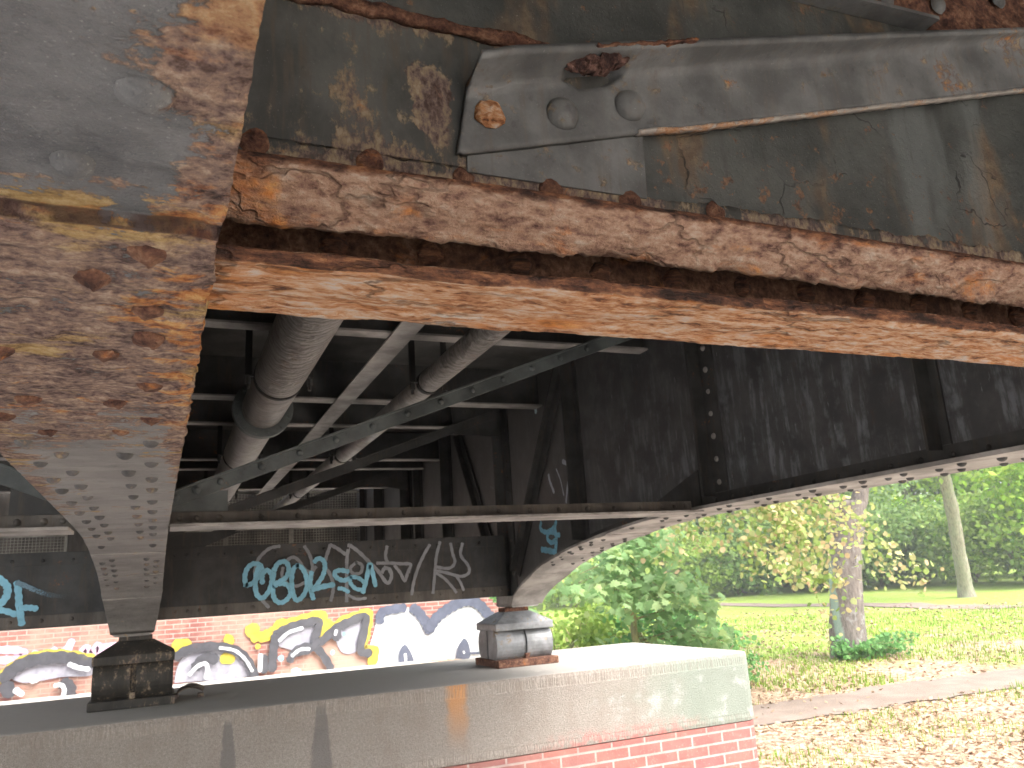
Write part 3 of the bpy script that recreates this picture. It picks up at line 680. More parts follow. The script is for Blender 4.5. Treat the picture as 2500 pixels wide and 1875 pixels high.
# ------------------------------------------------------------------ main girders
INN = [.45, .70, .93, 1.235, 1.53, 1.806, 2.08, 2.36, 2.622, 2.888, 3.19, 3.51, 3.84, 4.172, 4.44]
OUT = [.58, .848, 1.03, 1.146, 1.41, 1.673, 1.922, 2.21, 2.49, 2.715, 3.03, 3.345, 3.677, 3.99, 4.31, 4.73]
def flange_spots(x):
    L = []
    for s in (-1, 1):
        L += [(s*.066, y) for y in INN]+[(s*.122, y) for y in OUT]
        L += [(s*.09, y) for y in (5.19, 5.38, 5.54, 5.70, 5.88, 6.05)]+[(s*.142, y) for y in (5.28, 5.46, 5.64, 5.80, 5.96)]
    return L
def nrm_at(y):
    dz = (zb(y+.02)-zb(y-.02))/.04; v = Vector((0, dz, -1)); return v.normalized()
def main_girder(label, xc, rz, rough):
    T = thing('main_girder', label, 'girder', (xc, 0, 0), rz, 'riveted plate girders of the bridge')
    ys = [p[0] for p in PROF if p[0] < 6.8]
    b = MB(); poly = [(y, zb(y)+.018) for y in ys if y > -4.5]+[(6.9, -.1), (7.3, -.1), (7.3, .3), (13.84, .3), (13.84, 1.828), (-4.6, 1.828), (-4.6, .373)]
    b.prism(poly, -.006, .006, 'x'); b.build('web', M['web_dark'], T)
    # bottom flange
    def fr(p, t):
        w_ = hw(t)/.19; dz = (zb(t+.01)-zb(t-.01))/.02; c = 1/math.sqrt(1+dz*dz)
        if rough and t < .793: return (p[0]*1.03, t, zb(t)+p[1]+.014)
        return (p[0]*w_, t-dz*c*p[1], zb(t)+p[1]*c)
    if rough:
        ts = lin(-4.6, .2, 10)+lin(.2, .7925, 72)[1:]+lin(.7938, 3.4, 310)+lin(3.4, 6.84, 130)[1:]; st = .0095
        def dp(P):
            r = sstep(.72, .9, P.y)*(1-sstep(1.5, 2.5, P.y))
            n = fbm(P, 22, 4); te = math.floor(fbm((P.x*.7, P.y*1.6, 0), 11, 3, 4)*4)/4
            e = sstep(.155, .185, abs(P.x))*(.35+r)
            q = fbm(P, 70, 3, 3); sm = 1-sstep(.0, .03, abs(P.y-.793))
            return Vector((math.copysign(1, P.x)*(n*.006+q*.003)*e, sm*(fbm((P.x, 0, 0), 14, 4)*.010), (n*.0012+.0004)+r*(n*.0026+te*.0035)+sstep(.1, .18, P.x)*n*.003*(1-sstep(1.6, 2.6, P.y))))
    else:
        ts = lin(-4.6, 3.4, 12)+lin(3.4, 6.84, 60)[1:]; st = .2
        dp = lambda P: Vector((0, 0, 0))
    fl = sweep('bottom_flange', [(-.188, 0), (.188, 0), (.188, .018), (-.188, .018)], None, fr, st, ts, dp, M['flange'] if rough else M['steel_light'], T, smooth=rough)
    for a, c, hh in ((4.98, 5.10, .19), (5.72, 6.02, .188), (6.28, 6.5, .18)):
        cb = MB(); L = lin(a, c, 10)
        for y0, y1 in zip(L, L[1:]):
            P = [fr((sx*1.0, q), yy) for yy in (y0, y1) for sx in (-.186, .186) for q in (-.0065, .0005)]
            cb.add(P, [(0, 2, 6, 4), (1, 5, 7, 3), (0, 4, 5, 1), (2, 3, 7, 6)])
        P = [fr((sx, q), yy) for yy in (a, c) for sx in (-.186, .186) for q in (-.0065, .0005)]
        cb.add(P, [(0, 1, 3, 2), (4, 6, 7, 5)])
        cb.build('splice_plate', M['flange'] if rough else M['steel_light'], fl)
    sp = []
    for x, y in flange_spots(0):
        z = zb(y)+(.014 if rough and y < .79 else 0); sp.append((x, y, z+.001, tuple(nrm_at(y))))
    if rough:
        good = [q for q in sp if q[1] > 1.85 or q[1] < .75]; bad = [q for q in sp if .8 < q[1] <= 1.85]
        good = [q for q in good if not (q[1] < .75 and q[0] < -.1)]
        rivets(fl, RVB+[RV, RV], M['flange'], [q for q in good if q[1] < .75], None); rivets(fl, [RV], M['rivet_grey'], [q for q in good if q[1] > .75], None); rivets(fl, RUSTED, M['rust_dark2'], bad, None)
    else:
        rivets(fl, RV, M['steel'], [q for q in sp if q[1] > 1.9], None)
    # flange angle on the inner face, follows the arch
    for sgn in (-1, 1):
        b = MB(); L = [y for y in ys if -4.5 < y < 6.62]; n = len(L); x0, x1 = sgn*.006, sgn*.018
        vs = []
        for y in L: vs += [(x0, y, zb(y)+.019), (x1, y, zb(y)+.019), (x1, y, zb(y)+.098), (x0, y, zb(y)+.098)]
        fs = []
        for i in range(n-1):
            for k in range(4): fs.append((i*4+k, i*4+(k+1) % 4, (i+1)*4+(k+1) % 4, (i+1)*4+k))
        b.add(vs, fs); b.build('flange_angle', M['steel'], T)
    if not rough:
        fa = T.children[-2]
        rivets(fa, RVS, M['steel'], [(-.018, y, zb(y)+.055) for y in [2.0+.16*k for k in range(28)]], (-1, 0, 0))
        # stiffeners on the face towards the first girder
        def stiff(y, zt, wide, out, two):
            b = MB(); z0 = zb(y)+.1 if y < 6.6 else -.1
            if y > 7.4: z0 = .3
            b.box(-.018, -.0065, y-wide, y-.003 if two else y+.006, z0, zt)
            if two: b.box(-.018, -.0065, y+.003, y+wide, z0, zt)
            b.box(-out, -.0075, y-.006, y+.006, z0-.02, zt-.01)
            return b.build('stiffener', M['steel'] if y > 2 else M['steel'], T)
        for y, wd, out, two in ((2.37, .05, .10, False), (3.93, .13, .10, True), (5.6, .06, .13, False), (7.16, .16, .12, True), (8.79, .06, .13, False), (10.0, .09, .1, True), (10.5, .1, .15, False), (12.0, .06, .15, False), (13.2, .1, .1, False)):
            s_ = stiff(y, 1.82, wd, out, two)
            if y == 3.93:
                rivets(s_, RV, M['steel_light'], [(-.018, y+.06, .49+.1165*k) for k in range(9)]+[(-.018, y-.06, .51+.137*k) for k in range(7)], (-1, 0, 0))
            if y == 7.16:
                rivets(s_, RVS, M['steel_brown'], [(-.018, y-.09, .1+.15*k) for k in range(10)]+[(-.018, y+.09, .1+.15*k) for k in range(10)], (-1, 0, 0))
        def web_bar(a, c, wd):
            b = MB(); a = Vector(a); c = Vector(c); n = (c-a).normalized(); n = Vector((-n.y, n.x))*wd*.5
            b.prism([tuple(a+n), tuple(c+n), tuple(c-n), tuple(a-n)], -.030, -.0185, 'x')
            b.prism([tuple(a+n*.25), tuple(c+n*.25), tuple(c+n*.05), tuple(a+n*.05)], -.085, -.0305, 'x')
            return b.build('diagonal_stiffener', M['steel'], T)
        web_bar((5.74, 1.77), (6.98, .12), .19); web_bar((8.42, 1.66), (7.62, .40), .2)
        b = MB(); b.prism([(4.06, .40), (4.06, .61), (4.54, .47), (4.6, .34)], -.0285, -.0185, 'x'); b.build('corner_gusset', M['steel'], T)
        mpx = lambda a, c, i=0: (-.0095-.0006*i, a, c)
        for k, mt in (('wblue', 'sp_blue'), ('wgrey', 'sp_wgrey'), ('wspot', 'spot'), ('wchalk', 'sp_chalk')):
            paint('graffiti', GRAF[k], mpx, M[mt], T)
    # end post and sole plate over the bearing
    b = MB(); b.box(-.13, .13, 6.865, 7.25, -.17, -.1005); b.prism([(-.15, -.171), (.15, -.171), (.12, -.200), (-.12, -.200)], 6.88, 7.24, 'y')
    b.build('sole_plate', M['flange'] if rough else M['steel_light'], T)
    return T
g1 = main_girder('riveted girder whose wide rusty bottom flange sweeps overhead down to the darker bearing', -.145, .009, True)
g2 = main_girder('dark arched girder with graffitied web and stiffeners ending at the lit bearing', 3.0, 0, False)
# ------------------------------------------------------------------ rusty cross girder close to the camera
T = thing('cross_girder', 'heavily rusted cross girder with flaking orange flanges right overhead', 'girder', (0, 1.04, .37))
T.location = (0, 0, 0)
X1 = 2.975
b = MB(); b.box(-.13, X1, 1.04, 1.052, .386, 1.828); b.build('web', M['web_streak'], T)
xs = lin(.03, 2.1, 330)+lin(2.1, X1, 40)[1:]
def flake(P, s=1., o=0.):
    n = fbm(P, 17, 5, o); te = math.floor(fbm((P.x*.45, P.y*2.2, P.z*2.2), 10, 3, o+2)*5)/5; q = fbm(P, 75, 3, o)
    return n, te, q
def dsh(P):
    n, te, q = flake(P, 1, 1.)
    e = sstep(.95, .91, P.y); lo = sstep(.455, .438, P.z)*e
    return Vector((0, (n*.0035+q*.0014+te*.005)*e+lo*n*.006, (n*.0028+te*.0035)*e+lo*(n*.008+q*.004)))
def two(p): return 1 if p.normal.y < -.55 else 0
def shm(p): return 1 if (p.normal.z > -.25 or p.center.y > .93 or p.center.z > .494) else 0
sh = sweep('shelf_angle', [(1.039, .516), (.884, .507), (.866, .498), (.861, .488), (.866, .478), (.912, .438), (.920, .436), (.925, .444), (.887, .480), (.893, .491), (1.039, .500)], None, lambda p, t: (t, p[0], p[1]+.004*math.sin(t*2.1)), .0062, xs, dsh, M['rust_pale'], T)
def dle(P):
    n, te, q = flake(P, 1, 5.)
    return Vector((0, n*.0025+te*.002*sstep(.56, .51, P.z), (n*.010+q*.004)*sstep(.60, .615, P.z)))
sweep('angle_leg', [(1.026, .514), (1.039, .514), (1.039, .615), (1.026, .615)], None, lambda p, t: (t, p[0], p[1]), .008, xs, dle, M['web_olive'], T)
def dbo(P):
    n, te, q = flake(P, 1, 9.); e = sstep(.93, .88, P.y); f_ = sstep(1.0, 1.04, P.y)
    lay = math.sin(P.z*1400+n*3)*.0014*e
    return Vector((0, (n*.006+q*.003)*e+lay+f_*(n*.007+q*.002), (n*.0025+te*.0055+q*.0013)))
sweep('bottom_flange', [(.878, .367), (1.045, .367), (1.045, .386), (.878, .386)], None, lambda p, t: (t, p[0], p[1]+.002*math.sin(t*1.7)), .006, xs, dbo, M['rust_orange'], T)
bl = sweep('bottom_angle', [(1.029, .3865), (1.039, .3865), (1.039, .496), (1.029, .496)], None, lambda p, t: (t, p[0], p[1]), .009, xs, lambda P: Vector((0, fbm(P, 18, 4)*.003, 0)), M['recess'], T)
rivets(bl, RUSTED, M['rust_dark'], [(.196+.1385*k, 1.028, .467) for k in range(20)], (0, -1, 0), 1.4)
b = MB(); b.prism([(-.13, .6155), (.716, .6155), (.722, .80), (.60, .852), (-.13, .846)], 1.0252, 1.039, 'y'); gp = b.build('gusset_plate', M['web_olive'], T, bevel=.002)
b = MB(); b.prism([(.395, .606), (.712, .606), (.718, .735), (.40, .735)], 1.0209, 1.0249, 'y'); b.build('lap_plate', M['brace'], T, bevel=.0015)
rivets(sh, RUSTED[:2]+RVB, M['rust_dark2'], [(x*1.026, 1.025, z*1.026+.004) for x, z in ((.242, .581), (.38, .575), (.523, .578), (.663, .578), (.087, .585), (.83, .58))], (0, -1, 0), .55)
sweep('gusset_rim', [(1.014, .843), (1.0245, .843), (1.0245, .861), (1.014, .861)], None, lambda p, t: (t, p[0], p[1]), .006, lin(.02, .62, 90), lambda P: Vector((0, fbm(P, 24, 4)*.004, fbm(P, 30, 4)*.006)), M['rust_dark2'], gp)
sweep('upper_angle', [(1.022, 1.135), (1.039, 1.135), (1.039, 1.34), (1.022, 1.34)], None, lambda p, t: (t, p[0], p[1]), .01, lin(1.02, X1, 170), lambda P: Vector((0, fbm(P, 14, 4)*.010+fbm(P, 50, 3)*.003, fbm(P, 20, 4)*.012)), M['rust_dark2'], T)
rivets(T.children[-1], RVB+RUSTED[:1], M['brace'], [(1.35*1.02, 1.018, 1.166), (1.50*1.02, 1.014, 1.186), (1.72*1.02, 1.016, 1.262), (1.93, 1.016, 1.2), (2.15, 1.016, 1.23)], (0, -1, 0))
b = MB(); b.prism([(.80, 1.098), (1.50, 1.130), (1.50, 1.138), (.80, 1.108)], .995, 1.039, 'y'); b.build('ledge_strip', M['brace'], T)
# ------------------------------------------------------------------ inclined angle brace on the gusset
T = thing('angle_brace', 'grey inclined angle brace with three rivets and a torn rusty corner', 'brace', (.376, 1.01, .617))
T.location = (0, 0, 0)
def bz(t): return .629+.2866*(t-.386)
def dbr(P):
    n = fbm(P, 7, 3); q = fbm(P, 40, 3); l = 1-sstep(.4, .85, P.x)
    cz = P.z-bz(P.x)-.112; hole = (1-sstep(.62, 1., math.hypot((P.x-.622)/.066, (cz-.006+.006*q)/.026)))*sstep(.965, .985, P.y); tn = 0
    return Vector((0, n*.003*(.4+l)+q*.0007+hole*.035, hole*.008+n*.003*l+q*.0006+tn*.012+(sstep(.395, .378, P.x)*q*.01)))
ts = lin(.378, .9, 110)+lin(.9, 2.0, 130)[1:]+lin(2.0, 2.97, 20)[1:]
def brf(p, t):
    cut = .022*max(0, (p[1]-.0)/.128)*sstep(.46, .378, t)
    u = min(1, max(0, (t-.378)/1.4)); o = max(0, (1.0-p[0])/.052)
    return (t+cut, p[0]+.030*u*o, bz(t)+p[1]*(1.0+.13*u)+o*(.012-.018*u))
brm = sweep('angle_bar', [(1.0205, 0), (1.009, 0), (1.009, .098), (1.003, .109), (.99, .113), (.948, .117), (.948, .128), (1.0205, .128)], None, brf, .008, ts, dbr, [M['brace'], M['rust_edge']] if 'rust_edge' in M else M['brace'], T)
sweep('lower_edge', [(1.0065, -.0062), (1.0205, -.0062), (1.0205, -.0005), (1.0055, -.0005)], None, lambda p, t: (t, p[0], bz(t)+p[1]), .0075, lin(.70, 2.0, 220)+[2.5, 2.97], lambda P: Vector((0, fbm(P, 40, 3)*.0012, fbm(P, 50, 4)*.0014+.005*sstep(.80, .70, P.x))), M['edge_dust'], brm)
rivets(brm, [dome('rivet_head_wide', .026, .017, .0015, 2, 5, 16)], M['brace'], [(.554*1.008, 1.0075, .726), (.682*1.008, 1.0075, .766)], (0, -1, 0))
rivets(brm, [dome('rusted_rivet_stub', .025, .010, .006, 9, 5, 16)], M['rust_orange'], [(.427*1.008, 1.0075, .695*1.008)], (0, -1, 0))
b = MB(); nest = []
for k in range(2):
    me = None
vs = []; fs = []; nu, nv = 40, 18
for i in range(nu+1):
    for j in range(nv):
        a = 2*math.pi*j/nv; u = i/nu; r = .023*math.sin(math.pi*min(.98, max(.02, u)))**.55
        P = Vector((.560+.126*u, (.984)+math.cos(a)*r*1.0, bz(.57+.1*u)+.119+.008*u+math.sin(a)*r*.62))
        P += Vector((fbm(P, 45, 4), fbm(P, 50, 4, 3), fbm(P, 55, 4, 6)))*.009; vs.append(P)
for i in range(nu):
    for j in range(nv): fs.append((i*nv+j, i*nv+(j+1) % nv, (i+1)*nv+(j+1) % nv, (i+1)*nv+j))
b.add(vs, fs); b.build('rust_blister', M['nest'], T)
def rag(P): return Vector((fbm(P, 40, 4), fbm(P, 45, 4, 3), fbm(P, 55, 4, 6)*.8))*.0045
sweep('rust_crust', [(.946, .130), (.99, .130), (.98, .136), (.948, .134)], None, lambda p, t: (t, p[0], bz(t)+p[1]), .006, lin(.60, .80, 60), rag, M['rust_dark2'], T)
# ------------------------------------------------------------------ cross frames, end beams
def bar(b, a, c, hgt, y0, y1, lip=0, lipt=.010):
    """inclined flat bar in a vertical plane: a, c = (x, z) of its lower edge"""
    b.prism([(a[0], a[1]), (c[0], c[1]), (c[0], c[1]+hgt), (a[0], a[1]+hgt)], y0, y1, 'y')
    if lip: b.prism([(a[0], a[1]+hgt-lipt), (c[0], c[1]+hgt-lipt), (c[0], c[1]+hgt), (a[0], a[1]+hgt)], y0-lip, y0-.0005, 'y')
def chord(parent, x0, x1, riv, p0, p1):
    b = MB(); b.box(p0, p1, 3.93, 3.942, .346, .408); b.box(p0, p1, 3.96, 3.972, .346, .408)
    c = b.build('bottom_chord', M['steel_brown'], parent, bevel=.002)
    def dd(P): return Vector((0, fbm(P, 30, 3)*.006*sstep(3.86, 3.82, P.y), fbm(P, 60, 3)*.0015))
    sweep('chord_plate', [(3.815, .333), (4.07, .333), (4.07, .3455), (3.815, .3455)], None, lambda p, t: (t, p[0], p[1]), .05, lin(p0, p1, 160), dd, M['steel_light'], c, smooth=False)
    rivets(c, RVS, M['steel_brown'], [(x, 3.93, .379) for x in riv], (0, -1, 0))
    return c
T = thing('cross_bracing', 'riveted cross frame with a rising green grey diagonal between the two girders', 'bracing', (0, 0, 0), 0, 'cross frames between the girders')
rv = [.05, .12, .219, .401, .57, .74, .914, 1.087, 1.258, 1.428, 1.598, 1.776, 1.95, 2.12, 2.29, 2.46, 2.60, 2.69, 2.77]
chord(T, -.12, 2.90, rv, .012, 2.808)
b = MB(); bar(b, (-.08, .388), (2.86, 1.510), .078, 3.918, 3.9295, .018)
dg = b.build('diagonal', M['steel_green'], T, bevel=.0015)
rivets(dg, RV, M['steel_green'], [(x, 3.918, .388+.3816*(x+.08)+.04) for x in (.03, .116, .219, .40, .575, .749, .934, 1.119, 1.30, 1.48, 1.66, 1.84, 2.02, 2.2)], (0, -1, 0))
b = MB(); b.prism([(-.11, .378), (.256, .378), (.253, .505), (-.11, .505)], 3.943, 3.955, 'y'); b.build('gusset_plate', M['steel_green'], T)
T = thing('cross_bracing', 'dark cross frame stub left of the rusty flange with a descending diagonal', 'bracing', (0, 0, 0), 0, 'cross frames between the girders')
chord(T, -3.2, -.245, [-.41, -.48, -.58, -.75, -.92, -1.09], -3.2, -.378)
b = MB(); bar(b, (-1.9, 1.05), (-.3, .395), .085, 3.918, 3.9295, .018); b.build('diagonal', M['steel_green'], T, bevel=.0015)
b = MB(); b.prism([(-.615, .41), (-.25, .41), (-.25, .60), (-.56, .60), (-.615, .57)], 3.943, 3.955, 'y'); b.build('gusset_plate', M['steel'], T)
for nm, x0, x1, lab, rvx in (('a', -.045, 2.88, 'dark riveted end beam between both bearings sprayed with blue and grey tags', [.066, .151, .24, .439, .642, .833, 1.03, 1.23, 1.43, 1.63, 1.83, 2.03, 2.23, 2.43, 2.63, 2.8]),
                             ('b', -3.2, -.355, 'dark riveted end beam left of the rusty flange with a wide blue tag', [-.644, -.841, -1.04, -1.24])):
    T = thing('end_beam', lab, 'beam', (0, 0, 0), 0, 'end beams above the pier')
    b = MB(); b.box(x0, x1, 7.0, 7.014, -.07, .44); b.build('web', M['steel'], T)
    b = MB(); b.box(x0, x1, 6.988, 6.9995, -.085, -.007); b.box(x0, x1, 6.985, 7.2, -.099, -.0855); bf = b.build('bottom_angle', M['steel_brown'], T, bevel=.002)
    rivets(bf, RVS, M['steel_brown'], [(x+.02, 6.988, -.045) for x in rvx], (0, -1, 0))
    b = MB(); b.box(x0, x1, 6.99, 6.9995, .352, .446); b.box(x0, x1, 7.0145, 7.16, .436, .446); tf = b.build('top_angle', M['steel'], T, bevel=.0015)
    rivets(tf, RVS, M['steel'], [(x, 6.99, .387) for x in rvx], (0, -1, 0))
    mp = lambda a, c, i=0: (a, 6.9875-.0004*i if (c < -.004 or c > .35) else 6.9975-.0004*i, c)
    if nm == 'a':
        cl = lambda L, f: [(w_, p) for w_, p in L if f(p)]
        paint('graffiti', [(w_*1.15, p) for w_, p in GRAF['grey']], lambda a, c, i=0: (a, 6.9868-.0004*i, c), M['sp_grey'], T)
        paint('graffiti', [(w_*1.3, p) for w_, p in cl(GRAF['blue'], lambda p: p[0][0] > -.2)], lambda a, c, i=0: (a, 6.9790-.0004*i, c), M['sp_blue'], T)
    else:
        paint('graffiti', [q for q in GRAF['blue'] if q[1][0][0] < -.2], lambda a, c, i=0: (a, 6.9868-.0004*i, c), M['sp_blue'], T)
        paint('graffiti', GRAF['bluef'], lambda a, c, i=0: (a, 6.983, c), M['sp_bluef'], T, taper=True)
T = thing('cross_bracing', 'slimmer dark diagonal frame standing above the graffitied end beam', 'bracing', (0, 0, 0), 0, 'cross frames between the girders')
b = MB(); bar(b, (-.02, .51), (2.86, 1.555), .088, 6.99, 7.0, .014); b.build('diagonal', M['steel'], T, bevel=.0015)
b = MB(); b.prism([(.0, .447), (.283, .447), (.56, .56), (.0, .565)], 7.002, 7.014, 'y'); b.build('gusset_plate', M['steel'], T)
b = MB(); b.prism([(2.44, 1.395), (2.88, 1.378), (2.88, 1.67), (2.42, 1.67)], 7.002, 7.014, 'y'); b.box(2.40, 2.88, 6.96, 7.0015, 1.655, 1.672); gq = b.build('gusset_plate', M['steel'], T)
rivets(gq, RVS, M['steel'], [(2.55+.1*k, 7.002, 1.61) for k in range(4)], (0, -1, 0))
T = thing('cross_bracing', 'farthest dark diagonal frame in front of the wire mesh', 'bracing', (0, 0, 0), 0, 'cross frames between the girders')
b = MB(); bar(b, (.0, .57), (2.86, 1.53), .09, 10.2, 10.212, .014); b.build('diagonal', M['steel'], T)
b = MB(); b.prism([(2.40, 1.36), (2.88, 1.28), (2.88, 1.70), (2.36, 1.70)], 10.214, 10.226, 'y'); b.build('gusset_plate', M['steel'], T)
b = MB(); b.box(.0, 2.88, 10.2, 10.212, .42, .50); b.build('bottom_chord', M['steel'], T)
# ------------------------------------------------------------------ deck and deck beams
b = MB(); b.box(-4.3, 3.55, -4.5, 13.62, 1.83, 2.08); b.box(3.35, 3.55, -4.5, 13.62, 1.60, 1.8295); dk = b.build('bridge_deck', M['deck'])
tag(dk, 'dark flat soffit of the bridge deck high above the pipes', 'bridge deck')
names = ['first pale deck beam crossing above the thick wrapped pipe, nearest to the camera', 'second pale deck beam, crossing the flat strip in the open', 'third deck beam, just above the bolted pipe joint', 'fourth deck beam, beyond the bolted pipe joint', 'fifth deck beam, close behind the fourth one', 'last deck beam, low above the wire mesh']
for (y0, wd), lab in zip(((4.47, .11), (6.20, .14), (7.20, .10), (9.1, .12), (9.80, .11), (11.65, .11)), names):
    T = thing('deck_beam', lab, 'beam', (0, 0, 0), 0, 'deck beams between the girders')
    b = MB(); b.box(-.1, 2.985, y0, y0+wd, 1.50, 1.514); b.build('bottom_flange', M['steel_light'], T)
    b = MB(); b.box(-.1, 2.985, y0+wd/2-.006, y0+wd/2+.006, 1.5145, 1.8295); b.build('web', M['steel'], T)
for y0, lab in ((9.1, 'short piece of deck beam seen left of the rusty flange, upper one'), (11.65, 'short piece of deck beam seen left of the rusty flange, lower one')):
    T = thing('deck_beam', lab, 'beam', (0, 0, 0), 0, 'deck beams between the girders')
    b = MB(); b.box(-4.2, -.27, y0, y0+.12, 1.50, 1.514); b.build('bottom_flange', M['steel_light'], T)
    b = MB(); b.box(-4.2, -.27, y0+.054, y0+.066, 1.5145, 1.8295); b.build('web', M['steel'], T)
tag(T, None, None)
T = thing('dark_backing', 'added brownish dark backing closing the span behind the wire mesh', 'girder', (0, 0, 0))  # added plate that keeps the space behind the mesh dark
b = MB(); b.box(-4.2, 3.3, 13.85, 13.87, .28, 1.829); b.build('web', M['steel_brown'], T)
for x in (-1.1, .3, 1.25, 2.1, 2.7):
    b = MB(); b.box(x, x+.12, 13.78, 13.8495, .28, 1.82); b.build('stiffener', M['steel_brown'], T)
# ------------------------------------------------------------------ pipes and flat strip under the deck
def pipe(name, label, x, z, r, mat, ring):
    T = thing(name, label, 'pipe', (0, 0, 0))
    pts = [(x, y, z) for y in lin(1.15, 13.3, 60)]; b = MB(); b.tube(pts, r, 40); b.build('pipe_run', mat, T, smooth=True)
    if ring:
        b = MB(); b.tube([(x, ring-.04, z), (x, ring-.001, z)], r*1.42, 40); fr_ = b.build('joint_flange', M['steel_green'], T, bevel=.004)
        b = MB(); b.tube([(x, ring+.001, z), (x, ring+.04, z)], r*1.42, 40); b.build('joint_flange', M['steel_green'], T, bevel=.004)
        for k in range(12):
            a = 2*math.pi*(k+.5)/12; p = (x+math.cos(a)*r*1.25, z+math.sin(a)*r*1.25)
            b = MB(); b.tube([(p[0], ring-.062, p[1]), (p[0], ring-.0405, p[1])], .014, 6); b.build('bolt', M['steel_green'], fr_)
    for y in (4.82, 7.62, 10.4):
        b = MB(); b.tube([(x, y-.022, z), (x, y+.022, z)], r+.006, 40); cl = b.build('clamp_band', M['black'], T)
        for s in (-1, 1):
            xx = x+s*(r+.035); b = MB(); b.box(xx-.02, xx+.02, y-.006, y+.006, z+.0, 1.8295); b.build('hanger', M['black'], T)
            b = MB(); b.box(min(xx, x+s*(r+.004)), max(xx, x+s*(r+.004)), y-.02, y+.02, z-.012, z-.0005)
            b.tube([(xx, y, z-.055), (xx, y, z-.0125)], .018, 6); b.tube([(xx, y, z-.085), (xx, y, z-.0555)], .011, 6); b.build('clamp_bolt', M['steel'], T)
    return T
pipe('large_pipe', 'thick grey wrapped pipe with a bolted joint hanging under the deck', .587, 1.3, .144, M['pipe'], 5.74)
pipe('small_pipe', 'thin grey pipe with clamps running behind the long diagonal', 1.52, 1.3, .073, M['pipe'], 0)
b = MB(); b.box(1.187, 1.326, 1.15, 13.4, 1.486, 1.497)
tag(b.build('flat_strip', M['steel_light']), 'flat pale steel strip running lengthwise between the two pipes', 'steel strip')
# ------------------------------------------------------------------ wire mesh panels
def mesh_panel(label, x0, x1, z0, z1):
    T = thing('mesh_panel', label, 'mesh panel', ((x0+x1)/2, 13.4, z0), 0, 'wire mesh panels at the far end of the span')
    L = (-T.location.x, -T.location.y, -T.location.z)
    b = MB(); f = .035
    for q in ((x0, x0+f, z0, z1), (x1-f, x1, z0, z1), (x0+f, x1-f, z0, z0+f), (x0+f, x1-f, z1-f, z1)): b.box(q[0], q[1], 13.39, 13.415, q[2], q[3])
    b.build('frame', M['wire'], T, loc=L)
    b = MB(); n = int((x1-x0)/.046); [b.box(x, x+.006, 13.40, 13.405, z0+f, z1-f) for x in lin(x0+f, x1-f, n)[1:-1]]
    n = int((z1-z0)/.046); [b.box(x0+f, x1-f, 13.405, 13.411, z, z+.006) for z in lin(z0+f, z1-f, n)[1:-1]]
    b.build('wire_grid', M['wire'], T, loc=L)
mesh_panel('upper wire mesh panel behind the big pipe end', -.1, 1.60, 1.115, 1.68)
mesh_panel('upper wire mesh panel behind the thin pipe end, next to the far girder', 1.61, 2.975, 1.115, 1.68)
mesh_panel('lower wire mesh panel partly behind the small gusset plates', -.2, .845, .36, 1.11)
mesh_panel('lower middle wire mesh panel between two pale posts', .85, 1.835, .36, 1.11)
mesh_panel('lower wire mesh panel next to the far girder web', 1.84, 2.975, .36, 1.11)
mesh_panel('wire mesh panel seen left of the rusty flange', -3.2, -1.325, .36, 1.11)
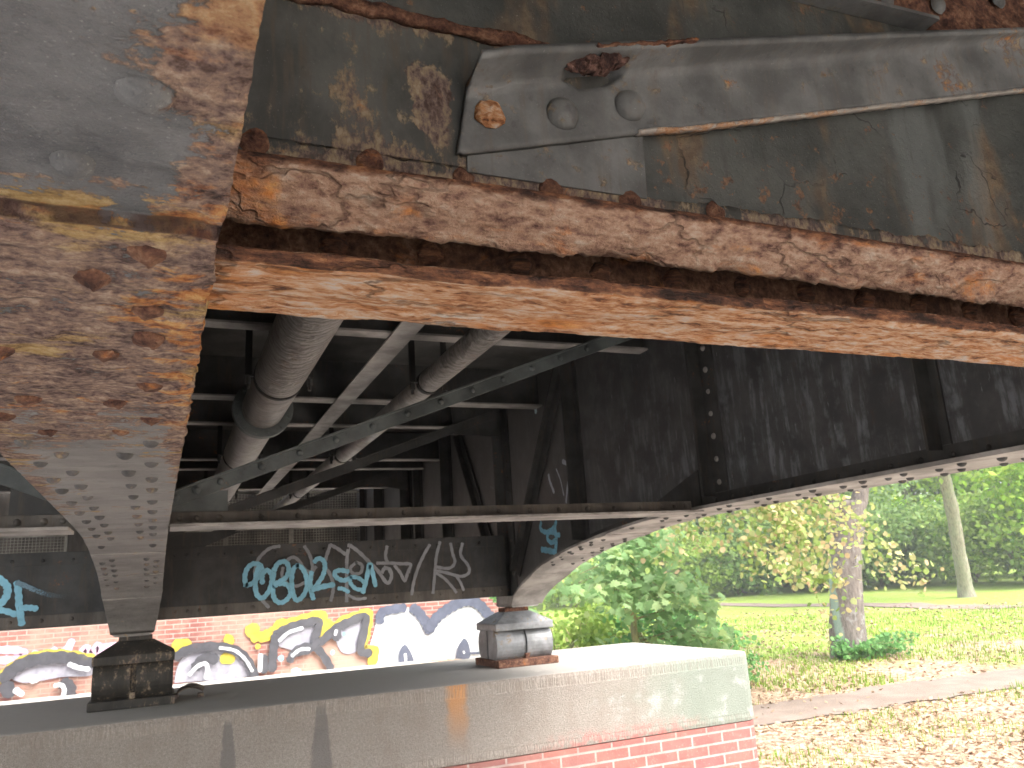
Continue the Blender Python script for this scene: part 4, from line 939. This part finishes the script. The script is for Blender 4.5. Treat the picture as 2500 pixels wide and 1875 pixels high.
# ------------------------------------------------------------------ pier with bearings
PT = -.69
T = thing('pier', 'concrete capped brick pier carrying the two bearings', 'pier', (0, 0, 0))
b = MB(); r_ = .13; xr = 4.74
def outline(x0, x1, y0, y1, r):
    P = [(x0, y0)]
    for cx, cy, a0 in ((x1-r, y0+r, -90), (x1-r, y1-r, 0)):
        P += [(cx+r*math.cos(R(a0+15*k)), cy+r*math.sin(R(a0+15*k))) for k in range(7)]
    return P+[(x0, y1)]
b.prism(outline(-9, 4.745, 6.0, 8.0, .13), -1.25, PT, 'z'); b.build('cap', M['concrete'], T, bevel=.035, smooth=False)
b = MB(); b.prism(outline(-9, 4.73, 6.012, 7.99, .10), GZ-.1, -1.2505, 'z'); b.build('brick_body', M['brick'], T)
def bearing(label, xc, mat, mat2, front=6.73):
    T = thing('rocker_bearing', label, 'bearing', (xc, 7.0, PT), 0, 'rocker bearings on the pier')
    b = MB(); b.box(-.285, .285, -.29, .29, .0008, .062); b.build('base_plate', mat2, T, bevel=.008)
    # truncated roller: two lens halves split by an upright slot, girth groove at mid length
    z0, z1, rr = .0625, .302, .150; zc = (z0+z1)/2
    def half(s, g):
        P = []; n = 9; h = (z1-z0)/2; a0 = math.asin(h/rr)
        for k in range(n+1):
            a = -a0+2*a0*k/n; P.append((s*(math.cos(a)*(rr)-(rr-.235)-g), zc+math.sin(a)*rr))
        return P+[(s*.016, z1), (s*.016, z0)]
    b = MB()
    for s in (-1, 1):
        for xa, xb in ((-.268, -.018), (.018, .268)): b.prism(half(s, 0), xa, xb, 'x')
        b.prism(half(s, .022), -.0178, .0178, 'x')
    b.box(-.25, .25, -.0155, .0155, z0, z1)
    b.build('roller', mat, T, bevel=.004)
    b = MB(); b.box(-.032, .032, -.262, -.2905+.0005, .0, .0); b = MB()
    b.box(-.02, .02, -.268, -.236, .0625, .105); b.build('keeper_lug', mat2, T, bevel=.004)
    b = MB(); l = .275; q = .245; zl, zt, zz = .303, .362, .455
    b.add([(-l, -q, zl), (l, -q, zl), (l, q, zl), (-l, q, zl), (-l, -q, zt), (l, -q, zt), (l, q, zt), (-l, q, zt), (-.125, -.10, zz), (.125, -.10, zz), (.125, .10, zz), (-.125, .10, zz)],
          [(3, 2, 1, 0), (0, 1, 5, 4), (1, 2, 6, 5), (2, 3, 7, 6), (3, 0, 4, 7), (4, 5, 9, 8), (5, 6, 10, 9), (6, 7, 11, 10), (7, 4, 8, 11), (8, 9, 10, 11)])
    b.build('upper_shoe', mat, T, bevel=.006)
    b = MB(); b.box(-.115, .115, -.085, .085, .4555, .4895); b.build('pivot_block', mat2, T, bevel=.006)
    return T
bearing('dark shaded rocker bearing under the rusty girder, seen from the front', -.185, M['cast_shaded'], M['cast_shaded'])
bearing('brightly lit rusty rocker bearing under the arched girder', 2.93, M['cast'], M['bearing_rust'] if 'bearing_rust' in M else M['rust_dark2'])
# bent scrap on the pier
b = MB(); vs = []; n = 14
for i in range(n+1):
    u = i/n; x = .112+.19*u; z = PT+.002+.075*math.sin(math.pi*min(1, u*.62+.18))
    vs += [(x, 7.02-.05*u, z), (x+.02, 7.26-.05*u, z+.012), (x+.02, 7.26-.05*u, z+.006), (x, 7.02-.05*u, z-.006)]
fs = []
for i in range(n):
    for k in range(4): fs.append((i*4+k, i*4+(k+1) % 4, (i+1)*4+(k+1) % 4, (i+1)*4+k))
b.add(vs, fs); b.box(.10, .13, 7.04, 7.2, PT+.0008, PT+.03); b.box(.27, .31, 6.98, 7.12, PT+.0008, PT+.025)
tag(b.build('scrap_sheet', M['scrap'], smooth=False), 'small bent scrap of sheet lying on the pier beside the dark bearing', 'scrap')
# ------------------------------------------------------------------ graffitied wall across the yard
T = thing('brick_wall', 'long red brick wall with a stepped end, covered in big graffiti', 'wall', (0, 0, 0))
P = [(-14, GZ-.2), (9.0, GZ-.2), (9.0, GZ+.1)]
x, z = 9.0, GZ+.1
top = [(6.66, -.205)]
xs_ = [6.66, 6.75, 6.84, 6.98, 7.12, 7.26, 7.45, 7.65, 7.9, 8.15, 8.4, 8.7, 9.0]
zs_ = [-.205, -.29, -.38, -.46, -.55, -.65, -.8, -.95, -1.12, -1.3, -1.47, -1.65, -1.8]
st = []
for i in range(len(xs_)-1): st += [(xs_[i], zs_[i]), (xs_[i+1], zs_[i])]
P = [(-14, GZ-.3), (9.0, GZ-.3)]+st[::-1]+[(6.66, .55), (-14, .55)]
b = MB(); b.prism(P, 17.5, 17.9, 'y'); b.build('masonry', M['wall_brick'], T)
for j, (k, mt) in enumerate((('pink', 'sp_pink'), ('white', 'sp_white'), ('greyf', 'sp_fill'), ('yellow', 'sp_yellow'), ('dark', 'sp_dark'), ('pupil', 'sp_dark'), ('white2', 'sp_white'), ('black', 'sp_black'), ('white3', 'sp_white'), ('bluedot', 'sp_dot'))):
    paint('graffiti', [(w_*(.5 if k == 'bluedot' else 1), [(a*17.5/17.48, c*17.5/17.48) for a, c in p]) for w_, p in GRAF[k]], lambda a, c, i=0, j=j: (a, 17.496-.012*j-.0007*i, c), M[mt], T)
# ------------------------------------------------------------------ terrain and paths
def emb(x): return max(GZ, min(1.6, -.32-(x-6.66)*.72))
def ter(x, y):
    s = x*.7+y*.71
    h = GZ+max(0, min(s-16, 17))*.03+max(0, min(s-33, 45))*.016
    h += .45*sstep(10.5, 13.5, y)*sstep(7.5, 5.5, x)
    h += .07*(noise.noise(Vector((x*.25, y*.25, 3)))+.5*noise.noise(Vector((x*.7, y*.7, 9))))*sstep(6, 9, x)
    if y > 17.55:
        e = emb(x+1.2*noise.noise(Vector((y*.3, 0, 0)))*sstep(18, 20, y)); h = max(h, e)
    return h
gx = [-400, -150, -60, -30, -15]+[-9+.75*i for i in range(89)]+[60, 66, 75, 90, 120, 180, 400]
gy = [-400, -100, -40, -20, -10]+[-5+.75*i for i in range(30)]+[17.5, 17.6, 18]+[18.75+.75*i for i in range(60)]+[66, 75, 90, 120, 180, 400]
b = MB(); nx = len(gx)
b.add([(x, y, ter(x, y)) for y in gy for x in gx], [(j*nx+i, j*nx+i+1, (j+1)*nx+i+1, (j+1)*nx+i) for j in range(len(gy)-1) for i in range(nx-1)])
tag(b.build('ground', M['ground'], smooth=True), 'lawn strewn with fallen leaves and trodden earth under the bridge', 'ground', None, 'structure')
def path(name, label, pts, wd):
    P = catmull([(p[0], p[1], 0) for p in pts], 14); vs = []; fs = []
    for i, p in enumerate(P):
        t = (P[min(i+1, len(P)-1)]-P[max(i-1, 0)]); t.z = 0; t.normalize(); nn = Vector((-t.y, t.x, 0))
        for q in (-1, -.5, 0, .5, 1):
            wb = wd*(.5+.16*noise.noise(Vector((i*.35, q*3, 1)))) if abs(q) == 1 else wd*.5
            k = p+nn*q*wb; z = ter(k.x, k.y); vs.append((k.x, k.y, max(z, ter(k.x+.3, k.y), ter(k.x-.3, k.y), ter(k.x, k.y+.3), ter(k.x, k.y-.3))+.012))
    for i in range(len(P)-1):
        for j in range(4): fs.append((i*5+j, i*5+j+1, (i+1)*5+j+1, (i+1)*5+j))
    b = MB(); b.add(vs, fs); tag(b.build(name, M['path'], smooth=True), label, 'path', None, 'structure')
path('path', 'pale trodden footpath passing the end of the pier', [(-8, 9.9), (-2, 9.8), (3, 9.6), (7.4, 9.42), (9.5, 9.3), (12.3, 9.1), (16, 9.0), (22, 9.4)], 1.35)
path('path', 'narrow far footpath crossing the lawn in front of the leaning tree', [(26, 8), (22.9, 16.5), (22.4, 21.8), (21.6, 27.5), (19.5, 34)], 1.3)
# ------------------------------------------------------------------ foliage
def leaf_add(vs, fs, P, nrm, size, rnd, kind):
    n = Vector(nrm).normalized(); a = n.cross(Vector((rnd.uniform(-1, 1), rnd.uniform(-1, 1), rnd.uniform(-1, 1))))
    if a.length < 1e-3: a = n.cross(Vector((1, 0, 0)))
    a.normalize(); c = n.cross(a); b0 = len(vs); s = size*rnd.uniform(.65, 1.25)
    if kind == 'maple':
        pr = [(0, -.45), (.16, -.30), (.46, -.30), (.36, -.08), (.56, .12), (.26, .14), (.24, .34), (.10, .28), (0, .58), (-.10, .28), (-.24, .34), (-.26, .14), (-.56, .12), (-.36, -.08), (-.46, -.30), (-.16, -.30)]
        vs.append(P); dr = .10*s
        for x, y in pr: vs.append(P+a*x*s+c*y*s-n*dr*(x*x+y*y)*2.4)
        for i in range(16): fs.append((b0, b0+1+i, b0+1+(i+1) % 16))
    elif kind == 'round':
        pr = [(0, -.45), (.34, -.28), (.42, .08), (.2, .38), (0, .55), (-.2, .38), (-.42, .08), (-.34, -.28)]
        for x, y in pr: vs.append(P+a*x*s+c*y*s-n*s*.18*abs(x))
        fs.append(tuple(range(b0, b0+8)))
    else:
        vs += [P-c*s*.5, P+a*s*.34-n*s*.08, P+c*s*.5, P-a*s*.34-n*s*.08]; fs.append((b0, b0+1, b0+2, b0+3))
def leaves_mesh(name, spots, kind, size, seed, upb=.5):
    rnd = random.Random(seed); vs = []; fs = []
    for P, out in spots:
        n = Vector((rnd.gauss(0, 1), rnd.gauss(0, 1), rnd.gauss(0, 1))).normalized()+Vector(out)*.5+Vector((0, 0, upb))
        leaf_add(vs, fs, Vector(P), n, size, rnd, kind)
    me = bpy.data.meshes.new(name); me.from_pydata([tuple(v) for v in vs], [], fs); return me
def clumps(rnd, c, rad, ncl, per, spread, low=-1.):
    S = []
    for k in range(ncl):
        while True:
            d = Vector((rnd.gauss(0, 1), rnd.gauss(0, 1), rnd.gauss(0, 1))).normalized()
            if d.z > low: break
        r = rnd.uniform(.45, 1.0)**.5
        cc = Vector(c)+Vector((d.x*rad[0], d.y*rad[1], d.z*rad[2]))*r; sp = spread*rnd.uniform(.6, 1.3)
        for i in range(int(per*rnd.uniform(.6, 1.4))):
            q = Vector((rnd.gauss(0, sp), rnd.gauss(0, sp), rnd.gauss(0, sp*.55))); S.append((cc+q, (d+q.normalized()*.5) if q.length else d))
    return S
def trunk_mesh(name, pts, rad, limbs, n=12, jit=.04):
    b = MB(); P = catmull(pts, 5); k = len(P)-1
    rr = [interp([(i/(len(rad)-1), r) for i, r in enumerate(rad)], j/k) for j in range(k+1)]
    b.tube(P, rr, n)
    for L, r0, r1 in limbs:
        Q = catmull(L, 4); b.tube(Q, [r0+(r1-r0)*i/(len(Q)-1) for i in range(len(Q))], 7)
    me = b.mesh(name, smooth=True)
    if jit:
        for v in me.vertices:
            q = v.co; nn = Vector(v.normal); v.co = q+nn*jit*(noise.noise(Vector((q.x*5, q.y*5, q.z*1.3)))+.5*noise.noise(Vector((q.x*13, q.y*13, q.z*3))))
    return me
# large tree beside the path: grey trunk with a green lichen band, forked above
T1 = (12.80, 13.12); gz = ter(*T1)
T = thing('tree', 'big grey tree trunk with a green lichen stripe, forked at the top', 'tree', (T1[0], T1[1], gz))
tk = trunk_mesh('trunk', [(0, 0, -.1), (0, 0, .25), (.04, -.05, 1.0), (.12, -.13, 1.9), (.20, -.22, 2.6), (.24, -.26, 3.1)], [.42, .36, .325, .315, .345, .39], [([(.12, -.15, 2.75), (-.0, -.1, 3.3), (-.5, .2, 4.6), (-.7, .4, 7)], .24, .07), ([(.32, -.26, 2.75), (.54, -.44, 3.3), (.75, -.55, 4.6), (1.2, -.7, 7)], .22, .06), ([(-.2, .1, 3.2), (-1.6, -1.2, 4.2), (-3.6, -2.8, 4.0)], .12, .03)], 28, .03)
trk = link('trunk', tk, M['bark'], T)
b = MB(); kc = Vector((.04, -.42, 1.93)); 
ring = [kc+Vector((.055*math.cos(a), -.010+.03*math.cos(a)*-1, .085*math.sin(a))) for a in [2*math.pi*i/14 for i in range(15)]]
b.tube(ring, .020, 6, False); b.build('branch_scar', M['bark'], trk, smooth=True)
rnd = random.Random(3)
S = clumps(rnd, (0, 0, 7.6), (3.4, 3.4, 2.6), 90, 60, .5)
link('crown', leaves_mesh('crown', S, 'quad', .2, 5), M['leaf_green'], T)
# low turning branches of the same tree hang towards the bridge
tw = MB(); S = []; rnd = random.Random(11)
base = Vector(T1+(gz,))
def twig(P, Q, sag, r, nl, sp, lo=.1):
    P = Vector(P)-base; Q = Vector(Q)-base; mid = P.lerp(Q, .5)+Vector((0, 0, sag)); L = catmull([P, P.lerp(mid, .55)+Vector((0, 0, sag*.3)), mid, Q.lerp(mid, .4), Q], 5)
    tw.tube(L, [r*(1-.8*i/(len(L)-1)) for i in range(len(L))], 5)
    for k in range(nl):
        t = rnd.uniform(lo, 1); i = min(len(L)-2, int(t*(len(L)-1))); c = L[i].lerp(L[i+1], rnd.random())
        S.append((c+Vector((rnd.gauss(0, sp), rnd.gauss(0, sp), rnd.gauss(-.05, sp*.7))), (-.5, -.7, .1)))
A = Vector((9.3, 10.6, 1.9))
for Q, nl in (((7.3, 9.3, .95), 80), ((7.0, 9.6, .35), 70), ((7.6, 9.2, .1), 110), ((7.75, 9.0, -.1), 90), ((8.3, 8.9, -.15), 120), ((8.55, 8.75, -.42), 70), ((8.2, 9.1, .5), 110), ((8.0, 9.3, .85), 100), ((8.75, 8.9, .25), 90), ((9.4, 8.6, -.2), 60), ((9.75, 8.3, -.33), 45), ((6.6, 9.8, .7), 60), ((8.8, 9.6, -.1), 60), ((8.7, 9.3, -.95), 26), ((7.3, 9.4, 1.3), 90), ((6.4, 10.0, .2), 40)):
    twig(A+Vector((rnd.uniform(-.6, .3), rnd.uniform(-.5, .3), rnd.uniform(-.3, .2))), Q, rnd.uniform(.05, .3), .010, int(nl*3.2), .16, .25)
tw.tube([A-base+Vector((.3, .2, .1)), Vector((10.9, 11.7, 2.3))-base, Vector((12.4, 12.9, 2.7))-base], [.03, .05, .08], 6)
tb = tw.build('low_branch', M['twig'], T, smooth=True)
link('branch_leaves', leaves_mesh('branch_leaves', S, 'round', .085, 8, .1), M['leaf_linden'], tb)
# shoots at the foot of the trunk
S = []; rnd = random.Random(21); st = MB()
for k in range(46):
    a = rnd.uniform(-2.9, .25); r = rnd.uniform(.36, .55); L = rnd.uniform(.2, .75); p = Vector((math.cos(a)*r*.9, math.sin(a)*r, 0)); q = p+Vector((math.cos(a)*L+.22, math.sin(a)*L*.8, rnd.uniform(.05, .42)))
    st.tube([p, p.lerp(q, .5)+Vector((0, 0, .12)), q], [.008, .006, .003], 4)
    for i in range(20):
        t = rnd.uniform(.15, 1.05); c = p.lerp(q, t)+Vector((0, 0, .1*math.sin(t*3))); S.append((c+Vector((rnd.gauss(0, .06), rnd.gauss(0, .06), rnd.gauss(0, .05))), (-.3, -.4, .5)))
T = thing('root_shoots', 'low green shoots growing around the foot of the big trunk', 'plant', (T1[0], T1[1], gz))
st.build('stems', M['twig'], T, smooth=True); link('leaves', leaves_mesh('leaves', S, 'round', .095, 4, .6), M['leaf_ivy'], T)
# leaning slim tree on the lawn
gz2 = ter(25.95, 20.74)
T = thing('tree', 'slim leaning bare trunk standing alone on the bright lawn', 'tree', (25.95, 20.74, gz2))
z_ = -1.33-gz2
link('trunk', trunk_mesh('trunk', [(0, 0, z_-.25), (-.03, -.04, z_+.3), (-.28, -.25, z_+1.5), (-.54, -.50, z_+2.85), (-.85, -.68, z_+4.2), (-1.3, -.8, z_+6.5)], [.36, .245, .225, .215, .20, .12], [([(-.9, -.6, z_+3.9), (-.3, -.9, z_+5.2), (.6, -1, z_+7)], .13, .04)], 16, .03), M['bark2'], T)
rnd = random.Random(5); S = clumps(rnd, (-1.0, -.8, 6.4), (3.2, 3.2, 2.2), 70, 70, .5)
link('crown', leaves_mesh('crown', S, 'quad', .24, 6), M['leaf_green'], T)
# maple sapling between the pier and the embankment
mz = ter(6.9, 11.6)
T = thing('sapling', 'young maple with tiers of broad pale green leaves behind the pier', 'tree', (6.95, 11.6, mz))
b = MB(); b.tube(catmull([(0, 0, -.05), (.03, .0, .5), (-.02, .02, 1.1), (.05, 0, 1.9), (.0, .05, 2.6)], 5), [.085-.0031*i for i in range(21)], 10)
rnd = random.Random(17); S = []
def tier(ang, L, z, n, droop=.25, wid=.42):
    d = Vector((math.cos(ang), math.sin(ang), 0)); p = Vector((0, 0, z-.15)); q = d*L+Vector((0, 0, z+.1-droop))
    b.tube([p, p.lerp(q, .5)+Vector((0, 0, .16)), q], [.018, .012, .005], 5)
    for k in range(n):
        t = rnd.random()**.7; c = p.lerp(q, t)+Vector((0, 0, .16*math.sin(t*3)))+Vector((-d.y, d.x, 0))*rnd.gauss(0, wid*(.35+.5*t)); c.z += rnd.gauss(0, .10)
        S.append((c, d*.5+Vector((-.25, -.55, .35))))
for ang, L, z, n in ((-2.75, 1.55, 1.75, 95), (-2.2, 1.35, 1.55, 110), (-1.7, 1.0, 1.85, 100), (-1.1, 1.3, 1.6, 110), (-.55, 1.3, 1.35, 110), (0, 1.2, 1.7, 80), (-2.0, .9, 2.25, 90), (-1.0, .9, 2.3, 90), (-2.9, 1.1, 2.1, 60), (2.6, 1.1, 1.9, 50), (1.2, 1.0, 2.0, 50), (-.3, .8, 2.5, 70), (-1.6, .6, 2.65, 60), (-.8, 1.5, .95, 100), (-.35, 1.45, .65, 90), (-.1, 1.5, 1.0, 80), (-2.6, 1.3, .75, 70), (-2.2, 1.2, .5, 60), (-1.2, 1.3, .6, 60)):
    tier(ang, L, z, n)
b.build('trunk', M['twig'], T, smooth=True); link('crown', leaves_mesh('crown', S, 'maple', .17, 23, .9), M['leaf_maple'], T)
# shrubs: prototypes copied in loops
def shrub_proto(seed, rad, n, per, size, mat, kind='quad', stems=True):
    rnd = random.Random(seed); S = clumps(rnd, (0, 0, rad[2]*.95), rad, n, per, .22*rad[0]/1.2, -.75)
    b = MB()
    for k in range(7):
        a = rnd.uniform(0, 6.28); b.tube([(0, 0, -.05), (math.cos(a)*rad[0]*.25, math.sin(a)*rad[1]*.25, rad[2]*.8), (math.cos(a)*rad[0]*.6, math.sin(a)*rad[1]*.6, rad[2]*1.5)], [.035, .022, .008], 5)
    return b.mesh('stems', smooth=True), leaves_mesh('foliage', S, kind, size, seed+1), mat
def put_plant(name, label, cat, group, pr, x, y, rz, k, bark='twig'):
    T = thing(name, label, cat, (x, y, ter(x, y)-.03), rz, group); T.scale = (k, k, k)
    link('stems' if cat == 'shrub' else 'trunk', pr[0], M[bark], T); link('foliage' if cat == 'shrub' else 'crown', pr[1], M[pr[2]], T)
    return T
sA = shrub_proto(31, (1.25, 1.2, .8), 34, 46, .12, 'leaf_ivy', 'round')
sB = shrub_proto(37, (1.1, 1.1, .7), 30, 46, .11, 'leaf_green', 'round')
sC = shrub_proto(41, (2.6, 2.4, 1.8), 60, 60, .26, 'leaf_dark')
sD = shrub_proto(43, (2.4, 2.4, 2.0), 60, 60, .26, 'leaf_green')
for x, y, rz, k, pr, lab in ((7.9, 12.3, .3, 1.0, sA, 'low leafy shrub right of the maple, above the pier corner'), (8.5, 11.9, 2.1, .62, sA, 'small dark green shrub at the edge of the leaf litter beside the pier end'), (7.7, 14.6, 1.2, 1.1, sB, 'green shrub behind the maple tiers'), (6.3, 13.2, 4.0, .9, sB, 'bright shrub behind the maple, left of its stem'), (8.9, 15.3, 3.0, 1.2, sB, 'shrub at the foot of the embankment, right of the maple top'), (7.7, 19.6, .8, .7, sA, 'ground hugging shrub on the brown embankment above the bearing'), (7.6, 16.6, 2.6, .8, sB, 'shrub before the stepped wall end')):
    put_plant('shrub', lab, 'shrub', 'shrubs behind the pier', pr, x, y, rz, k)
# trees and undergrowth beyond the lawn
def tree_proto(seed, mat, h=9., rad=(3.2, 3.2, 4.2), n=95, per=50, size=.33):
    rnd = random.Random(seed); S = clumps(rnd, (0, 0, h*.52), rad, n, per, .55)
    L = [([(0, 0, h*.25), (rnd.uniform(-1.5, 1.5), rnd.uniform(-1.5, 1.5), h*.5), (rnd.uniform(-2.4, 2.4), rnd.uniform(-2.4, 2.4), h*.75)], .10, .03) for k in range(5)]
    return trunk_mesh('trunk', [(0, 0, -.2), (.05, 0, h*.2), (-.1, .1, h*.45), (.1, 0, h*.8)], [.28, .2, .16, .06], L, 9, .02), leaves_mesh('crown', S, 'quad', size, seed+1), mat
tp = [tree_proto(51, 'leaf_green'), tree_proto(53, 'leaf_blue'), tree_proto(57, 'leaf_green', 10), tree_proto(59, 'leaf_lime')]
def polar(az, d): return (math.sin(R(az))*d, math.cos(R(az))*d)
row = [(26, 44, 0), (29.5, 47, 2), (32.5, 45, 1), (35.5, 49, 0), (38.2, 46, 2), (41, 50, 1), (43.6, 47, 3), (46.2, 50, 0), (49, 49, 3), (52, 51, 2), (55, 48, 3), (58.5, 50, 3), (62, 48, 2)]
kind = ['green', 'blue green', 'tall green', 'lime green']
for i, (az, d, k) in enumerate(row):
    x, y = polar(az, d)
    put_plant('park_tree', f'{kind[k]} park tree beyond the lawn, {["leftmost", "second", "third", "fourth", "fifth", "sixth", "seventh", "eighth", "ninth", "tenth", "eleventh", "twelfth", "thirteenth"][i]} from the left in the front row', 'tree', 'trees beyond the lawn', tp[k], x, y, i*1.3, 1.0, 'bark2')
row2 = [(29, 58, 2), (38, 62, 0), (47, 60, 2), (55, 62, 0)]
for i, (az, d, k) in enumerate(row2):
    x, y = polar(az, d)
    put_plant('park_tree', f'{kind[k]} park tree in the back row, {["leftmost", "second", "third", "rightmost"][i]} from the left', 'tree', 'trees beyond the lawn', tp[k], x, y, i*2.1+.5, 1.25, 'bark2')
ordn = ["leftmost", "second", "third", "fourth", "fifth", "sixth", "seventh", "eighth", "ninth", "tenth", "eleventh", "twelfth"]
for i, (az, d, k, pr) in enumerate([(27, 41, .9, sD), (31, 43, 1, sC), (34.5, 42, .9, sD), (38, 43.5, 1, sC), (41.5, 43, 1.05, sC), (44.2, 44, 1.1, sC), (46.8, 44, 1.05, sC), (49.4, 44, 1.1, sC), (52, 43, 1, sD), (54.6, 40, .95, sD), (57.5, 40, 1, sC), (61, 42, 1, sC)]):
    x, y = polar(az, d)
    put_plant('undergrowth', f'{"dark" if pr is sC else "fresh green"} undergrowth bush at the far lawn edge, {ordn[i]} from the left', 'shrub', 'bushes along the far lawn edge', pr, x, y, i*1.7, k)
# nearer bright maple on the right, reaching into the picture
T = put_plant('tree', 'bright lime green maple reaching in at the right edge', 'tree', None, tree_proto(71, 'leaf_lime', 8.5, (2.9, 2.9, 3.2), 110, 60, .3), 33.5, 21.0, .4, 1.0, 'bark2')
T = put_plant('tree', 'blue green tree with fine leaves left of the leaning trunk', 'tree', None, tree_proto(73, 'leaf_blue', 8.5, (2.6, 2.6, 2.6), 90, 60, .22), 27.5, 27.0, .4, 1.0, 'bark2'); T.location.z += 1.2
# ------------------------------------------------------------------ litter and grass (nobody could count them)
rnd = random.Random(77); vs = []; fs = []
def vis(x, y):
    az = math.degrees(math.atan2(x, y)); return 22 < az < 62
cnt = 0
while cnt < 11000:
    s = rnd.uniform(5.5, 30)**1.0; az = rnd.uniform(24, 62); s = 6+24*rnd.random()**1.5; x, y = polar(az, s)
    if x < 5.2 or (abs(y-9.3) < .62 and rnd.random() < .93): continue
    k = noise.noise(Vector((x*.3, y*.3, 5)))
    if rnd.random() > .62+k*.8: continue
    leaf_add(vs, fs, Vector((x, y, ter(x, y)+rnd.uniform(.012, .045))), (rnd.gauss(0, .45), rnd.gauss(0, .45), 1), .075 if s < 14 else .10, rnd, 'quad'); cnt += 1
me = bpy.data.meshes.new('fallen_leaves'); me.from_pydata([tuple(v) for v in vs], [], fs)
tag(link('fallen_leaves', me, M['leaf_fallen']), 'brown and yellow leaves lying all over the lawn', 'fallen leaves', None, 'stuff')
vs = []; fs = []; cnt = 0
while cnt < 20000:
    az = rnd.uniform(24, 62); s = 6+22*rnd.random()**1.4; x, y = polar(az, s)
    if x < 5.6 or abs(y-9.3) < .72: continue
    if noise.noise(Vector((x*.45, y*.45, 1)))+.35*noise.noise(Vector((x*2, y*2, 4)))+.03*(s-13) < rnd.uniform(-.1, .25): continue
    h = rnd.uniform(.035, .10)*(1 if s < 14 else 1.4); a = rnd.uniform(0, 6.28); d = Vector((math.cos(a), math.sin(a), 0)); p = Vector((x, y, ter(x, y)-.005)); wv = Vector((-d.y, d.x, 0))*.006*(1 if s < 14 else 1.7)
    b0 = len(vs); q = p+d*h*.5*rnd.random()+Vector((0, 0, h)); vs += [p-wv, p+wv, q]; fs.append((b0, b0+1, b0+2)); cnt += 1
me = bpy.data.meshes.new('grass'); me.from_pydata([tuple(v) for v in vs], [], fs)
tag(link('grass', me, M['grass']), 'short lawn grass between the fallen leaves', 'grass', None, 'stuff')

# ------------------------------------------------------------------ added haze box over the park, standing in for veiling glare
b = MB(); b.box(-70, 130, -60, 130, GZ-2.2, 22); hz = NT('glare_haze'); hz.n.remove(hz.b)
pv = hz.n.new('ShaderNodeVolumePrincipled'); pv.inputs['Color'].default_value = (1, 1, 1, 1); pv.inputs['Density'].default_value = .002; pv.inputs['Anisotropy'].default_value = 0
hz.l.new(pv.outputs[0], hz.n['Material Output'].inputs['Volume'])
tag(b.build('haze', hz.m), 'added pale haze veiling the far trees like lens glare', 'haze', None, 'stuff')
